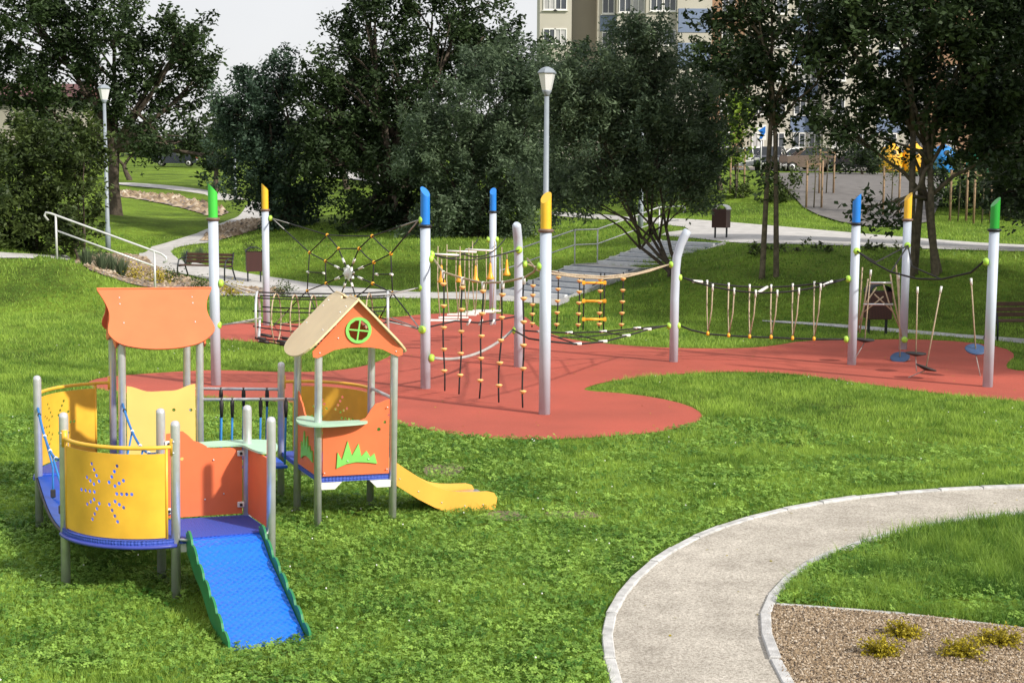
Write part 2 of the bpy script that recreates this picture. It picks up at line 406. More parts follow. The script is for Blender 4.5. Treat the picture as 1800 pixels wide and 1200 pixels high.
M['leaf_grey'] = leaf_mat('grey green blades', (.06,.09,.05), (.16,.22,.12), .3)
M['flower'] = mat('white flowers', (.8,.8,.78), .7)
def stone_mat():
    m, t, b = newmat('gravel stones')
    a = N(t, 'ShaderNodeAttribute', attribute_name='tint'); r = N(t, 'ShaderNodeValToRGB'); e = r.color_ramp.elements
    e[0].position = 0; e[0].color = (.06,.042,.03,1); e[1].position = 1; e[1].color = (.58,.50,.40,1); q = e.new(.5); q.color = (.29,.205,.12,1)
    t.links.new(a.outputs['Fac'], r.inputs['Fac']); t.links.new(r.outputs['Color'], b.inputs['Base Color']); b.inputs['Roughness'].default_value = .7; return m
M['stones'] = stone_mat(); M['soil'] = mat('dry soil', (.30,.24,.17), .95, c2=(.12,.10,.05), vs=14, bump=1, bs=30, detail=8)

# ------------------------------------------------------------------ fast meshes
def fastmesh(name, V, F, m, tint=None, parent=None):
    """V (n,3), F (f,k); tint per vertex"""
    me = bpy.data.meshes.new(name); o = bpy.data.objects.new(name, me); COL.objects.link(o)
    off = np.zeros(3)
    if parent is not None: o.parent = parent; off = np.array(OFF[parent.name])
    OFF[o.name] = Vector(off)
    V = (V-off).astype(np.float32); f, k = F.shape
    me.vertices.add(len(V)); me.vertices.foreach_set('co', V.ravel())
    me.loops.add(f*k); me.loops.foreach_set('vertex_index', F.astype(np.int32).ravel())
    me.polygons.add(f); me.polygons.foreach_set('loop_start', np.arange(0, f*k, k, dtype=np.int32))
    if tint is not None:
        a = me.attributes.new('tint', 'FLOAT', 'POINT'); a.data.foreach_set('value', tint.astype(np.float32))
    me.materials.append(m); me.update(calc_edges=True); return o
def leaf_cards(C, L, Wd, rng, flat=.5):
    """a rhombus leaf at every centre"""
    n = len(C); nr = rng.normal(size=(n,3)); nr[:,2] = np.abs(nr[:,2])+flat; nr /= np.linalg.norm(nr, axis=1)[:,None]
    a = rng.normal(size=(n,3)); a -= nr*(a*nr).sum(1)[:,None]; a /= np.linalg.norm(a, axis=1)[:,None]; b = np.cross(nr, a)
    L = L*rng.uniform(.6,1.3,n)[:,None]; Wd = Wd*rng.uniform(.7,1.2,n)[:,None]
    V = np.stack([C-a*L/2, C-a*L*.08+b*Wd/2, C+a*L/2, C-a*L*.08-b*Wd/2], 1).reshape(-1,3)
    F = np.arange(n*4).reshape(n,4); return V, F

# ------------------------------------------------------------------ ground
def axis(lo, hi, a, b, fine, grow=1.16):
    c = list(np.arange(a, b+1e-6, fine)); d = fine; x = b
    while x < hi: d *= grow; x += d; c.append(x)
    d = fine; x = a
    while x > lo: d *= grow; x -= d; c.insert(0, x)
    return np.array(c)
gx = axis(-900, 900, -26, 26, .5); gy = axis(-60, 1400, 27, 66, .5)
XX, YY = np.meshgrid(gx, gy); ZZ = tza(XX, YY)
V = np.stack([XX, YY, ZZ], -1).reshape(-1,3); nx, ny = len(gx), len(gy)
ii = np.arange(ny-1)[:,None]*nx+np.arange(nx-1)[None,:]
F = np.stack([ii, ii+1, ii+nx+1, ii+nx], -1).reshape(-1,4)
ground = fastmesh('ground', V, F, M['lawn']); tag(ground, 'green lawn rising behind the playground', kind='structure')
ground.data.polygons.foreach_set('use_smooth', [True]*len(ground.data.polygons))

def drape(name, pts, m, off, label=None, grid=.5, world=False, sm=2, d=.4):
    P = [(p[0], p[1]) for p in pts] if world else [tuple(hit(*p)[:2]) for p in pts]
    P = smooth_poly(P, sm) if sm else [Vector(p) for p in P]
    P = resample(P, d); V, F = cdt([tuple(p) for p in P], (), grid)
    V = np.array(V); z = tza(V[:,0], V[:,1])+off
    mb = MB(); mb.add([(x, y, q) for (x, y), q in zip(V, z)], F, True)
    o = mb.build(name, m); me = o.data
    if me.polygons and me.polygons[0].normal.z < 0: me.flip_normals()
    tag(o, label, kind='structure'); return [tuple(p) for p in P]

RED = [(150,678),(160,668),(200,661),(300,654),(380,650),(480,654),(560,654),(620,648),(660,638),(690,624),(688,614),(640,611),(560,608),(440,601),(385,597),(340,594),(330,584),(345,576),
       (385,572),(430,567),(500,570),(600,565),(690,558),(750,552),(830,549),(920,554),(940,570),(965,586),(1000,597),(1090,607),(1180,612),(1300,613),(1360,608),(1410,599),(1490,598),
       (1600,596),(1700,601),(1765,611),(1787,625),(1768,640),(1772,650),(1830,654),(1900,656),(1900,716),(1800,706),(1700,697),(1600,686),(1500,672),(1400,658),(1300,653),(1200,657),(1120,664),(1060,672),(1022,684),
       (1040,688),(1080,690),(1150,698),(1210,712),(1236,728),(1230,742),(1200,752),(1150,761),(1050,769),(950,773),(850,770),(780,762),(700,745),(600,722),(500,706),(400,700),(300,697),(200,690)]
REDP = drape('rubber_surface', RED, M['rubber'], .006, 'red rubber safety surface', grid=1.0, sm=1, d=.3)
KER = MB()
def kerb_line(P, wd, h, stone=1.0, z=None, mb=KER, gap=.014, side=0):
    P = [Vector(p[:2]) for p in P]; P = resample(P, .05, closed=False); acc = 0; seg = []
    for a, b in zip(P[:-1], P[1:]):
        seg.append(a); acc += (b-a).length
        if acc >= stone or b is P[-1]:
            seg.append(b); acc = 0
            A, B = seg[0], seg[-1]; d = (B-A); L = d.length
            if L > .05:
                c = (A+B)/2; zz = tz(c.x, c.y); z1 = tz(A.x, A.y); z2 = tz(B.x, B.y); u = Vector((d.x, d.y, z2-z1))
                n = Vector((-d.y, d.x, 0)).normalized()
                jit = random.uniform(-.007,.007)
                mb.box(Vector((c.x, c.y, zz+h/2-.06+jit))+n*side, (L-gap, wd, h+.12), u, n, bev=.008)
            seg = []
P_OUT = [(1100,1260),(1082,1200),(1066,1140),(1068,1095),(1085,1058),(1112,1022),(1155,983),(1230,941),(1330,907),(1440,885),(1560,869),(1680,861),(1800,857),(1960,852)]
P_IN = [(1420,1260),(1383,1200),(1352,1140),(1342,1090),(1352,1056),(1380,1022),(1420,992),(1500,959),(1600,930),(1700,913),(1800,902),(1960,892)]
po = smooth_poly([G(*p) for p in P_OUT], 2, False); pi_ = smooth_poly([G(*p) for p in P_IN], 2, False)
PATHP = drape('footpath', [tuple(p) for p in po]+[tuple(p) for p in reversed(pi_)], M['sand'], .008, 'pale compacted sand footpath curving through the lawn', world=True, grid=.6, sm=0, d=.25)
kerb_line(po, .085, .03, .5); kerb_line(pi_, .085, .03, .5)
bed_edge = [G(1362,1064), G(1500,1073), G(1640,1086), G(1800,1106), G(1960,1130)]
kerb_line(smooth_poly(bed_edge, 1, False), .05, .02, 1.0)
BEDP = [tuple(p[:2]) for p in bed_edge]+[tuple(G(1960,1300)[:2])]+[tuple(G(1450,1300)[:2])]+[tuple(p[:2]) for p in pi_ if p[1] < G(1362,1064).y]
BEDP = drape('gravel_bed', BEDP, M['rubble'], .005, 'bed of brown gravel beside the footpath', world=True, grid=.4, sm=0, d=.2)
tag(KER.build('kerb', M['kerb']), 'pale concrete kerb stones along the footpath', kind='structure')

WAYS = []
WAYS.append(drape('path', [(444,352),(460,352),(470,372),(462,396),(440,405),(380,425),(320,432),(300,440),(305,455),(340,462),(400,474),(450,484),(520,494),(600,504),(700,512),(745,515),(830,513),(905,506),(1002,498),
       (1000,540),(930,532),(830,527),(745,525),(600,523),(500,521),(400,520),(300,517),(285,512),(360,512),(420,514),(395,502),(350,487),(300,478),(262,468),(240,450),(255,437),(300,425),(360,407),(405,388),(428,370)], M['concrete'], .02, 'pale paved path winding past the bench', sm=1, d=.3))
WAYS.append(drape('path', [(960,372),(1060,376),(1130,384),(1290,392),(1390,400),(1490,409),(1600,418),(1700,426),(1800,431),(2000,436),(2000,448),(1800,443),(1700,440),(1600,437),(1500,433),(1400,431),(1290,428),(1200,418),(1150,412),(1230,402),(1130,392),(1050,384),(960,378)], M['concrete'], .02, 'pale path along the top of the bank', sm=1))
WAYS.append(drape('path', [(205,321),(300,327),(380,338),(440,350),(440,357),(380,346),(300,334),(205,326)], M['concrete'], .05, 'thin far path across the meadow', sm=1, d=1, grid=1.5))
WAYS.append(drape('path', [(-60,444),(60,447),(118,450),(126,456),(60,455),(-60,453)], M['concrete'], .02, 'path on top of the left mound', sm=0))
WAYS.append(drape('path', [(1340,563),(1480,571),(1620,582),(1760,593),(1900,604),(1900,616),(1760,600),(1620,588),(1480,576),(1340,566)], M['kerb'], .015, 'narrow pale edging at the foot of the bank', sm=1))
SB1 = drape('stone_bed', [(200,335),(250,338),(330,350),(410,372),(380,382),(330,368),(250,352),(200,345)], M['rubble'], .05, 'strip of pinkish stones on the hillside', sm=1, d=1, grid=1.5)
WAYS.append(SB2 := drape('stone_bed', [(390,398),(460,384),(470,398),(440,408),(380,424),(350,424)], M['rubble'], .035, 'stones beside the winding path', sm=1))
WAYS.append(SB3 := drape('planting_bed', [(128,452),(200,446),(250,450),(275,472),(340,492),(420,505),(500,508),(500,518),(400,516),(300,508),(200,492),(140,470)], M['rubble'], .03, 'stony planting bed below the handrail', sm=1))
drape('car_park', [(1160,299),(1300,300),(1480,302),(1640,302),(1900,306),(1900,290),(1640,288),(1300,287),(1160,288)], M['asphalt'], .06, 'asphalt parking place before the flats', sm=0, d=2, grid=3)
WAYS.append(drape('paved_slope', [(1330,306),(1480,305),(1660,306),(1660,385),(1560,404),(1450,385),(1400,360)], M['asphalt'], .05, 'grey cobbled slope below the parking place', sm=1, d=1, grid=1))
drape('road', [(520,292),(660,300),(740,315),(740,330),(640,322),(520,306)], M['concrete'], .08, 'pale road behind the trees', sm=1, d=2, grid=3)

def blob(px, py, rx, ry, sd):
    c = G(px, py); r_ = random.Random(sd); return [(c.x+rx*math.cos(a)*r_.uniform(.7,1.2), c.y+ry*math.sin(a)*r_.uniform(.7,1.2)) for a in np.linspace(0, 2*math.pi, 15)[:-1]]
for i, q in enumerate((blob(780,828,.26,.5,1),blob(885,907,.22,.25,2),blob(1010,905,.3,.2,3))):
    drape('bare_soil', q, M['soil'], .006, 'small worn patch of dry soil in the lawn', world=True, sm=2, d=.1, grid=.2)
# ------------------------------------------------------------------ grass, clover, gravel
Pgrass_ex = [REDP, PATHP, BEDP]+WAYS
KP = [tuple(p) for L_ in (po, pi_) for p in resample([tuple(v[:2]) for v in L_], .06, closed=False) if abs(p[0]) < 8]
def scatter(n, d0, d1, hw=.42):
    u = RNG.random(n); d = np.sqrt(d0*d0+(d1*d1-d0*d0)*u); x = RNG.uniform(-hw, hw, n)*d
    P = np.stack([x, d], 1); k = np.ones(n, bool)
    for q in Pgrass_ex: k &= ~inpoly(P, q)
    if d0 < 20:
        for q in KP: k &= np.hypot(P[:,0]-q[0], P[:,1]-q[1]) > .055
    return P[k]
def vnoise(x, y, s, seed=0):
    r = np.random.default_rng(seed).random((64,64)); x = x*s; y = y*s; xi = np.floor(x).astype(int); yi = np.floor(y).astype(int)
    fx = x-xi; fy = y-yi; fx = fx*fx*(3-2*fx); fy = fy*fy*(3-2*fy); g = lambda a, b: r[a%64, b%64]
    return (g(xi,yi)*(1-fx)+g(xi+1,yi)*fx)*(1-fy)+(g(xi,yi+1)*(1-fx)+g(xi+1,yi+1)*fx)*fy
U = Vector((.935,.355,0)).normalized(); Vd = Vector((-.355,.935,0)).normalized()
POSTS = dict(H00=(-1.90,13.90), H10=(-1.19,14.15), H01=(-2.20,14.56), H11=(-1.48,14.83), D=(-2.47,15.2),
             A00=(-3.88,14.2), A10=(-3.16,14.42), A01=(-4.17,14.9), A11=(-3.45,15.12), B=(-4.60,13.85),
             C4=(-2.72,11.52), C5=(-2.0,11.8), C6=(-2.30,12.36), C3=(-2.98,12.1), C2=(-3.70,11.8))
for k_, (X_, Y_) in list(POSTS.items()):
    a_ = 900+X_/Y_*2500; q = G(a_, 315+ROLL*(a_-900)+8500/Y_); POSTS[k_] = (q.x, q.y)
GV = []; GF = []; GT = []; cnt = 0
BR = G(1640,990)
for n, d0, d1, wd, h in ((230000,8.8,13,.007,.050),(220000,13,18,.009,.055),(190000,18,26,.012,.06),(130000,26,38,.018,.065),(110000,38,62,.03,.08)):
    P = scatter(n, d0, d1); kk = (vnoise(P[:,0], P[:,1], 1.7, 21)+vnoise(P[:,0], P[:,1], 6, 22)*.5+RNG.uniform(-.1,.1,len(P))) > .40
    for sx, sy, sr in ((780,828,.36),(885,907,.3),(470,1150,.2),(640,905,.25),(1010,905,.3)): q = G(sx, sy); kk &= (np.hypot((P[:,0]-q.x), (P[:,1]-q.y)*.8) > sr*(.5+vnoise(P[:,0], P[:,1], 8, 23)))|(RNG.random(len(P)) < .15)
    P = P[kk]; m = len(P); x, y = P[:,0], P[:,1]; z = tza(x, y)
    pn = vnoise(x, y, .9, 1)*.5+vnoise(x, y, 3.1, 2)*.3+vnoise(x, y, .25, 3)*.2
    hh = h*(.35+.8*pn+.6*vnoise(x, y, 5, 12))*RNG.uniform(.5,1.5,m)
    for p in POSTS.values():
        q = np.exp(-((x-p[0])**2+(y-p[1])**2)/.09); hh *= 1-.45*q
    lg = np.clip(1.6-np.hypot((x-BR.x-1.2)/2.2, (y-BR.y)/1.6), 0, 1)*((inpoly(P, [tuple(p[:2]) for p in pi_]+[(12,16),(12,5)])))
    hh *= 1+1.1*lg
    rf = G(468,1128); hh *= 1-.65*np.exp(-((x-rf.x)**2+(y-rf.y)**2)/.16)
    a = RNG.uniform(0, 2*np.pi, m); wv = np.stack([np.cos(a), np.sin(a), np.zeros(m)], 1)*(wd*RNG.uniform(.6,1.3,m)/2)[:,None]
    le = RNG.normal(0, .45, (m,2))*hh[:,None]; b = np.stack([x, y, z-.005], 1); t = b+np.stack([le[:,0], le[:,1], hh], 1)
    V = np.stack([b-wv, b+wv, t], 1).reshape(-1,3)
    pq = vnoise(x, y, 7, 11); tn = np.clip((pn-.5)*1.3+(pq-.5)*.6+.5+RNG.normal(0,.17,m)-lg*.3, 0, 1); tn = np.stack([tn*.75, tn*.75, tn*1.1], 1).ravel()
    GV.append(V); GT.append(np.clip(tn,0,1)); GF.append(np.arange(3*m).reshape(m,3)+cnt); cnt += 3*m
g = fastmesh('grass', np.concatenate(GV), np.concatenate(GF), M['grass'], np.concatenate(GT)); tag(g, 'short green grass covering the lawn', 'grass', kind='stuff')
# clover: three round leaflets on each stalk
CV = []; CT = []
for n, d0, d1, s in ((60000,8.8,14,.017),(34000,14,20,.022)):
    P = scatter(n, d0, d1); x, y = P[:,0], P[:,1]
    pn = vnoise(x, y, 1.3, 5)*.6+vnoise(x, y, .35, 6)*.4+np.where(x < .6, .12, -.12); k = pn > .42+RNG.uniform(-.12,.12,len(x)); x, y, pn = x[k], y[k], pn[k]; m = len(x)
    rf = G(468,1128); z = tza(x, y)+RNG.uniform(.025,.065,m)*(1-.6*np.exp(-((x-rf.x)**2+(y-rf.y)**2)/.16)); c = np.stack([x, y, z], 1); a0 = RNG.uniform(0, 2*np.pi, m); tl = RNG.normal(0,.35,(m,2)); tv = np.clip(.1+vnoise(x, y, 4, 8)*.75+RNG.normal(0,.22,m), 0, 1)
    sz = s*RNG.uniform(.7,1.3,m)
    for j in range(3):
        a = a0+j*2.094; d = np.stack([np.cos(a), np.sin(a), tl[:,0]*np.cos(a)+tl[:,1]*np.sin(a)], 1); e = np.stack([-np.sin(a), np.cos(a), -tl[:,0]*np.sin(a)+tl[:,1]*np.cos(a)], 1)
        s1 = sz[:,None]
        CV.append(np.stack([c, c+d*s1*.7+e*s1*.55, c+d*s1*1.25, c+d*s1*.7-e*s1*.55], 1).reshape(-1,3)); CT.append(np.repeat(tv, 4))
V = np.concatenate(CV); tag(fastmesh('clover', V, np.arange(len(V)).reshape(-1,4), M['clover'], np.concatenate(CT)), 'clover leaves spread through the grass', 'clover', kind='stuff')
P = scatter(700, 9, 30); P = P[vnoise(P[:,0], P[:,1], .5, 9) > .45][:150]; mb = MB()
for p in P: mb.ball((p[0], p[1], tz(*p)+.065), .008, 6)
tag(mb.build('clover_flowers', M['flower']), 'tiny white clover blossoms dotted over the lawn', 'flowers', kind='stuff')
# gravel
n = 90000; b = np.array(BEDP); P = np.stack([RNG.uniform(b[:,0].min(), b[:,0].max(), n), RNG.uniform(b[:,1].min(), b[:,1].max(), n)], 1); P = P[inpoly(P, BEDP)]
P = P[(P[:,1] > 8.6) & (np.abs(P[:,0]) < .44*P[:,1])]; m = len(P)
oc = np.array([(1,0,0),(0,1,0),(-1,0,0),(0,-1,0),(0,0,1)], float); r = RNG.uniform(.004,.0125,(m,1,1)); an = RNG.uniform(0,6.28,m)
sc_ = RNG.uniform(.6,1.3,(m,1,3)); q = oc[None]*r*sc_*np.array([1,1,.8]); q += RNG.normal(0,.002,q.shape); ca, sa = np.cos(an)[:,None], np.sin(an)[:,None]
q = np.stack([q[...,0]*ca-q[...,1]*sa, q[...,0]*sa+q[...,1]*ca, q[...,2]], -1)
V = (q+np.stack([P[:,0], P[:,1], np.full(m,.008)+RNG.uniform(0,.012,m)], 1)[:,None,:]).reshape(-1,3)
F = (np.array([(0,1,4),(1,2,4),(2,3,4),(3,0,4)])[None]+(np.arange(m)*5)[:,None,None]).reshape(-1,3)
tag(fastmesh('gravel', V, F, M['stones'], np.repeat(np.clip(RNG.normal(.48,.25,m),0,1), 5)), 'loose brown and grey gravel in the bed', 'gravel', kind='stuff')
RV = []; RTn = []
for poly, nn_, r0, r1 in ((SB1,2600,.12,.34),(SB2,1600,.07,.2),(SB3,5000,.03,.10)):
    b = np.array(poly); P = np.stack([RNG.uniform(b[:,0].min(), b[:,0].max(), nn_), RNG.uniform(b[:,1].min(), b[:,1].max(), nn_)], 1); P = P[inpoly(P, poly)]; m = len(P); z = tza(P[:,0], P[:,1])+.03
    q = oc[None]*RNG.uniform(r0, r1, (m,1,1))*RNG.uniform(.5,1.3,(m,5,1))*RNG.uniform(.6,1.2,(m,1,3))*np.array([1,1,.7]); q = q+np.stack([P[:,0], P[:,1], z], 1)[:,None,:]; RV.append(q.reshape(-1,3)); RTn.append(np.repeat(np.clip(RNG.normal(.5,.2,m),0,1),5))
V = np.concatenate(RV); m = len(V)//5; F = (np.array([(0,1,4),(1,2,4),(2,3,4),(3,0,4)])[None]+(np.arange(m)*5)[:,None,None]).reshape(-1,3)
tag(fastmesh('loose_stones', V, F, M['stones'], np.concatenate(RTn)), 'loose brown stones covering the planting beds', 'stones', kind='stuff')
P = np.array([(RNG.uniform(-5,9), RNG.uniform(9,34)) for _ in range(2600)]); k = inpoly(P, REDP)|inpoly(P, PATHP); P = P[k][:330]; C = np.concatenate([P, np.full((len(P),1),.016)], 1)
V, F = leaf_cards(C, .035, .022, np.random.default_rng(5), 4.0); V[:,2] = np.maximum(V[:,2], .011); tag(fastmesh('fallen_leaves', V, F, M['leaf_gold'], np.repeat(RNG.random(len(P))*.6,4)), 'small dry leaves scattered over the red surface and path', 'leaves', kind='stuff')
# ------------------------------------------------------------------ toddler play unit (one thing, all its pieces bolted together)
PU = thing('play_unit', (-2.9,13.2,0), 'toddler play unit with small orange houses, yellow curved panels, blue ramp and slide', 'play unit')
ZP = .50; PR = .038
def post(name, p, h, par=PU, r=PR, dome=True):
    mb = MB(); prof = [(r,-.1),(r,h-.04)]+([(r*.98,h-.03),(r*.86,h-.012),(r*.6,h-.002),(r*.2,h+.003)] if dome else [(r,h)])
    mb.lathe(prof, (p[0], p[1], 0), 20); return mb.build(name, M['steel'], par)
for k in ('H00','H10','H01','H11','A00','A10','A01','A11'): post('roof_post', POSTS[k], 1.78, dome=False)
for k in ('D','B','C2','C3','C4','C5','C6'): post('short_post', POSTS[k], 1.46)
def V3(k, z=0): return Vector((*POSTS[k], z))
def arc(c, a, b, n=12, ext=0.0):
    """quarter circle about post c from post a to post b"""
    C, A, B = Vector(POSTS[c]), Vector(POSTS[a]), Vector(POSTS[b]); a0 = math.atan2(*(A-C).yx); a1 = math.atan2(*(B-C).yx)
    while a1-a0 > math.pi: a1 -= 2*math.pi
    while a1-a0 < -math.pi: a1 += 2*math.pi
    r0, r1 = (A-C).length+ext, (B-C).length+ext
    f = lambda t: C+Vector((math.cos(a0+(a1-a0)*t), math.sin(a0+(a1-a0)*t)))*(r0+(r1-r0)*t)
    return f
def deck(name, pts, z=ZP, th=.045):
    mb = MB(); plate(mb, [tuple(p) for p in pts], lambda s, t, n: Vector((s, t, z-th/2+n)), th); return mb.build(name, M['deck'], PU)
sq = lambda *k: [Vector(POSTS[i]) for i in k]
deck('deck', sq('H00','H10','H11','H01'))
deck('deck', sq('A00','A10','A11','A01'))
f = arc('H01','D','H11'); deck('deck', [Vector(POSTS['H01'])+Vector((0,.012))]+[f(i/14) for i in range(15)], ZP-.003)
f = arc('A00','B','A01'); deck('deck', [Vector(POSTS['A00'])]+[f(i/14) for i in range(15)], ZP-.003)
f = arc('C3','C2','C4', ext=.03); deck('deck', [f(i/16) for i in range(17)]+sq('C5','C6','C3'))
# blue trim under the curved deck edges
for c, a, b in (('C3','C2','C4'),('A00','B','A01')):
    f = arc(c, a, b, ext=.035); mb = MB(); mb.tube([(*f(i/16), ZP-.055) for i in range(17)], .016, 8); mb.build('deck_rim', M['deck_edge'], PU)
# deck brackets
for a, b in (('C4','C3'),('C4','C5'),('H00','H10'),('H10','H00'),('H01','H11'),('A00','A10')):
    A, B = V3(a), V3(b); d = (B-A).normalized(); mb = MB()
    plate(mb, [(.03,0),(.24,0),(.17,-.07),(.03,-.07)], lambda s, t, n: A+d*s+Vector((-d.y,d.x,0))*(n+.01)+Vector((0,0,ZP-.05+t)), .03); mb.build('deck_bracket', M['white'], PU)
# curved yellow panels with a tube handrail
def flower_holes(cx, cz):
    return [(cx+r*math.cos(R(d)), cz+r*math.sin(R(d))*1.05, .0155) for d in (0,30,60,120,150,180,210,240,300,330) for r in ((.10,.15,.20,.25) if d % 60 == 0 and d else (.12,.165,.21))+((.255,) if d in (0,180) else ())]
def curved(c, a, b, holes=True, t0=.05, t1=.93, zt=.75, flip=False):
    f = arc(c, a, b); L = (Vector(POSTS[a])-Vector(POSTS[c])).length*math.pi/2
    def fn(s, t, n):
        p = f(s/L); q = Vector(POSTS[c]); d = (p-q).normalized(); p = p+d*n; return Vector((p.x, p.y, ZP+t))
    mb = MB(); o = [(L*t0+(L*(t1-t0))*i/20, .01) for i in range(21)]+[(L*t1-(L*(t1-t0))*i/20, zt-.05) for i in range(21)]
    plate(mb, o, fn, .006, flower_holes(L*.47, zt*.5) if holes else (), .06, True); pn = mb.build('curved_panel', M['yellow'], PU)
    rb = MB(); rb.tube([fn(L*i/24, zt, 0) for i in range(25)], .017, 10); rb.build('handrail', M['yellow'], PU)
    for s in (L*t0, L*t1):
        e = MB(); e.tube([fn(s,0,0), fn(s,zt,0)], .012, 8); e.build('panel_edge_tube', M['yellow'], PU)
    for s in (L*.02, L*.98):
        e = MB(); e.tube([fn(s,zt-.07,0), fn(s,zt+.07,0)], .026, 10); e.build('rail_bracket', M['yellow'], PU)
        for dz in (-.045,.045):
            q = fn(s, zt+dz, .028); e2 = MB(); e2.ball(q, .009, 8); e2.build('bolt', M['steel'], PU)
curved('C3','C2','C4'); curved('A00','B','A01', t0=.04, t1=.86); curved('H01','D','H11', t0=.12, t1=.93)
# straight boards
def board(a, b, outline, m, holes=(), th=.016, name='panel', off=0.0, z0=ZP):
    A, B = V3(a), V3(b); fn = straight(A, B, z0); mb = MB()
    plate(mb, outline, lambda s, t, n: fn(s, t, n+off), th, holes); o = mb.build(name, m, PU)
    return o, fn
def span(a, b): return (Vector(POSTS[a])-Vector(POSTS[b])).length
def top_curve(L, zs, n=14, i0=.045):
    """outline with a curved top: zs are heights spread evenly between the posts"""
    pts = [(i0,.015),(L-i0,.015)]; k = len(zs)-1
    for i in range(n+1):
        t = 1-i/n; f = t*k; j = min(int(f), k-1); u = f-j; u = u*u*(3-2*u); pts.append((i0+(L-2*i0)*t, zs[j]*(1-u)+zs[j+1]*u))
    return pts
def bolts(fn, pts, off=.014):
    for s, t in pts:
        mb = MB(); mb.ball(fn(s, t, off), .008, 8, (1,1,1)); mb.build('bolt', M['steel'], PU)
L = span('A00','A10'); o, fn = board('A00','A10', top_curve(L,[.82,.76,.765,.83]), M['yellow_lit'], [(L*.45,.56,.018),(L*.66,.57,.018),(L*.88,.565,.018)])
L = span('H00','H10'); o, fn = board('H00','H10', top_curve(L,[.53,.53,.53,.56,.72,.76]), M['orange'], [(L*.80,.46,.02),(L*.88,.53,.016),(L*.93,.6,.012)])
tuft = [(.18,.09),(.19,.25),(.235,.17),(.29,.36),(.335,.21),(.40,.33),(.43,.20),(.48,.255),(.52,.19),(.56,.225),(.59,.12),(.5,.135),(.38,.145),(.28,.13)]
mb = MB(); plate(mb, tuft, lambda s, t, n: fn(s, t, n+.016), .014); gp = mb.build('grass_cutout', M['green_board'], PU); bolts(fn, [(.29,.16),(.5,.17),(.06,.05),(L-.07,.06),(L-.07,.68)], .026)
L = span('H01','H00'); o, fn2 = board('H01','H00', top_curve(L,[.76,.66,.55,.52,.52,.52]), M['orange'], name='panel')
mb = MB(); plate(mb, [(s*1.0+.02, t*1.1) for s, t in tuft], lambda s, t, n: fn2(s, t, n+.016), .014); mb.build('grass_cutout', M['green_board'], PU)
L = span('C3','C6'); o, fn = board('C3','C6', top_curve(L,[.74,.76,.66,.60,.60,.60]), M['orange'], [(L*.24,.52,.016)]); bolts(fn, [(L*.5,.16),(L*.72,.2),(L*.6,.5)], .014)
L = span('C6','C5'); board('C6','C5', top_curve(L,[.60,.60,.60]), M['orange'])
# black hinge clamps with white cups on the small posts
for k, dz in (('C6',.55),('C6',.10),('C3',.08),('C3',.66),('H01',.2)):
    p = V3(k, ZP+dz); d = (V3('C3')-V3('C6')).normalized() if k == 'C6' else (V3('C6')-V3('C3')).normalized()
    q = p+d*.062-Vector((Vd.x,Vd.y,0))*.03; mb = MB(); mb.box(q, (.06,.02,.05), d, bev=.006); c = mb.build('panel_clamp', M['white'], PU)
    mb = MB(); mb.ball(q-Vd*.016, .014, 8); mb.build('clamp_bolt', M['black'], PU)
# shelves bent round the corner posts
def shelf(k, pts, z):
    o = V3(k, z); P = [tuple(p) for p in smooth_poly(pts, 3)]; mb = MB()
    plate(mb, P, lambda s, t, n: o+U*s+Vd*t+Vector((0,0,n)), .018); mb.build('shelf', M['mint'], PU)
shelf('H00', [(-.20,-.10),(-.02,-.21),(.2,-.19),(.42,-.15),(.50,-.05),(.44,.03),(.25,.03),(.05,.03),(.04,.22),(.0,.40),(-.10,.40),(-.18,.24)], 1.045)
shelf('C6', [(.16,.16),(-.1,.19),(-.40,.16),(-.56,.08),(-.52,.02),(-.3,-.02),(-.05,-.02),(-.02,-.25),(.04,-.45),(.18,-.38),(.24,-.15),(.24,.05)], ZP+.62)
# bar across the house exit and two bars of the bridge
def bar(a, b, z, name='bar', r=.016, m='steel'):
    mb = MB(); mb.tube([V3(a, z), V3(b, z)], r, 10); mb.build(name, M[m], PU)
bar('H11','H10',1.26); bar('A10','H01',1.17,'bridge_rail'); bar('A11','D',1.17,'bridge_rail')
for a, b, ts in (('A10','H01',(.22,.33,.62,.88)),('A11','D',(.13,.36,.6,.85))):
    for t in ts:
        p = V3(a, 1.155).lerp(V3(b, 1.155), t); mb = MB(); mb.tube([p-Vector((0,0,.14)), p-Vector((.01,.0,.66))], .011, 8); r_ = mb.build('bridge_rope', M['blue_rope'], PU)
        mb = MB(); mb.tube([p+Vector((0,0,.03)), p-Vector((0,0,.05)), p-Vector((0,0,.17))], [.016,.022,.014], 10); mb.build('rope_grip', M['black'], r_); OFF[r_.name] = OFF[PU.name]
for i in range(4):
    t = .15+.23*i; a = V3('A10').lerp(V3('H01'), t); b = V3('A11').lerp(V3('D'), t); c = (a+b)/2; d = (b-a)
    mb = MB(); mb.box(Vector((c.x, c.y, ZP-.03-.02*(i % 2))), (d.length*.8,.16,.03), d, bev=.006); mb.build('bridge_step', M['blue_mat'], PU)
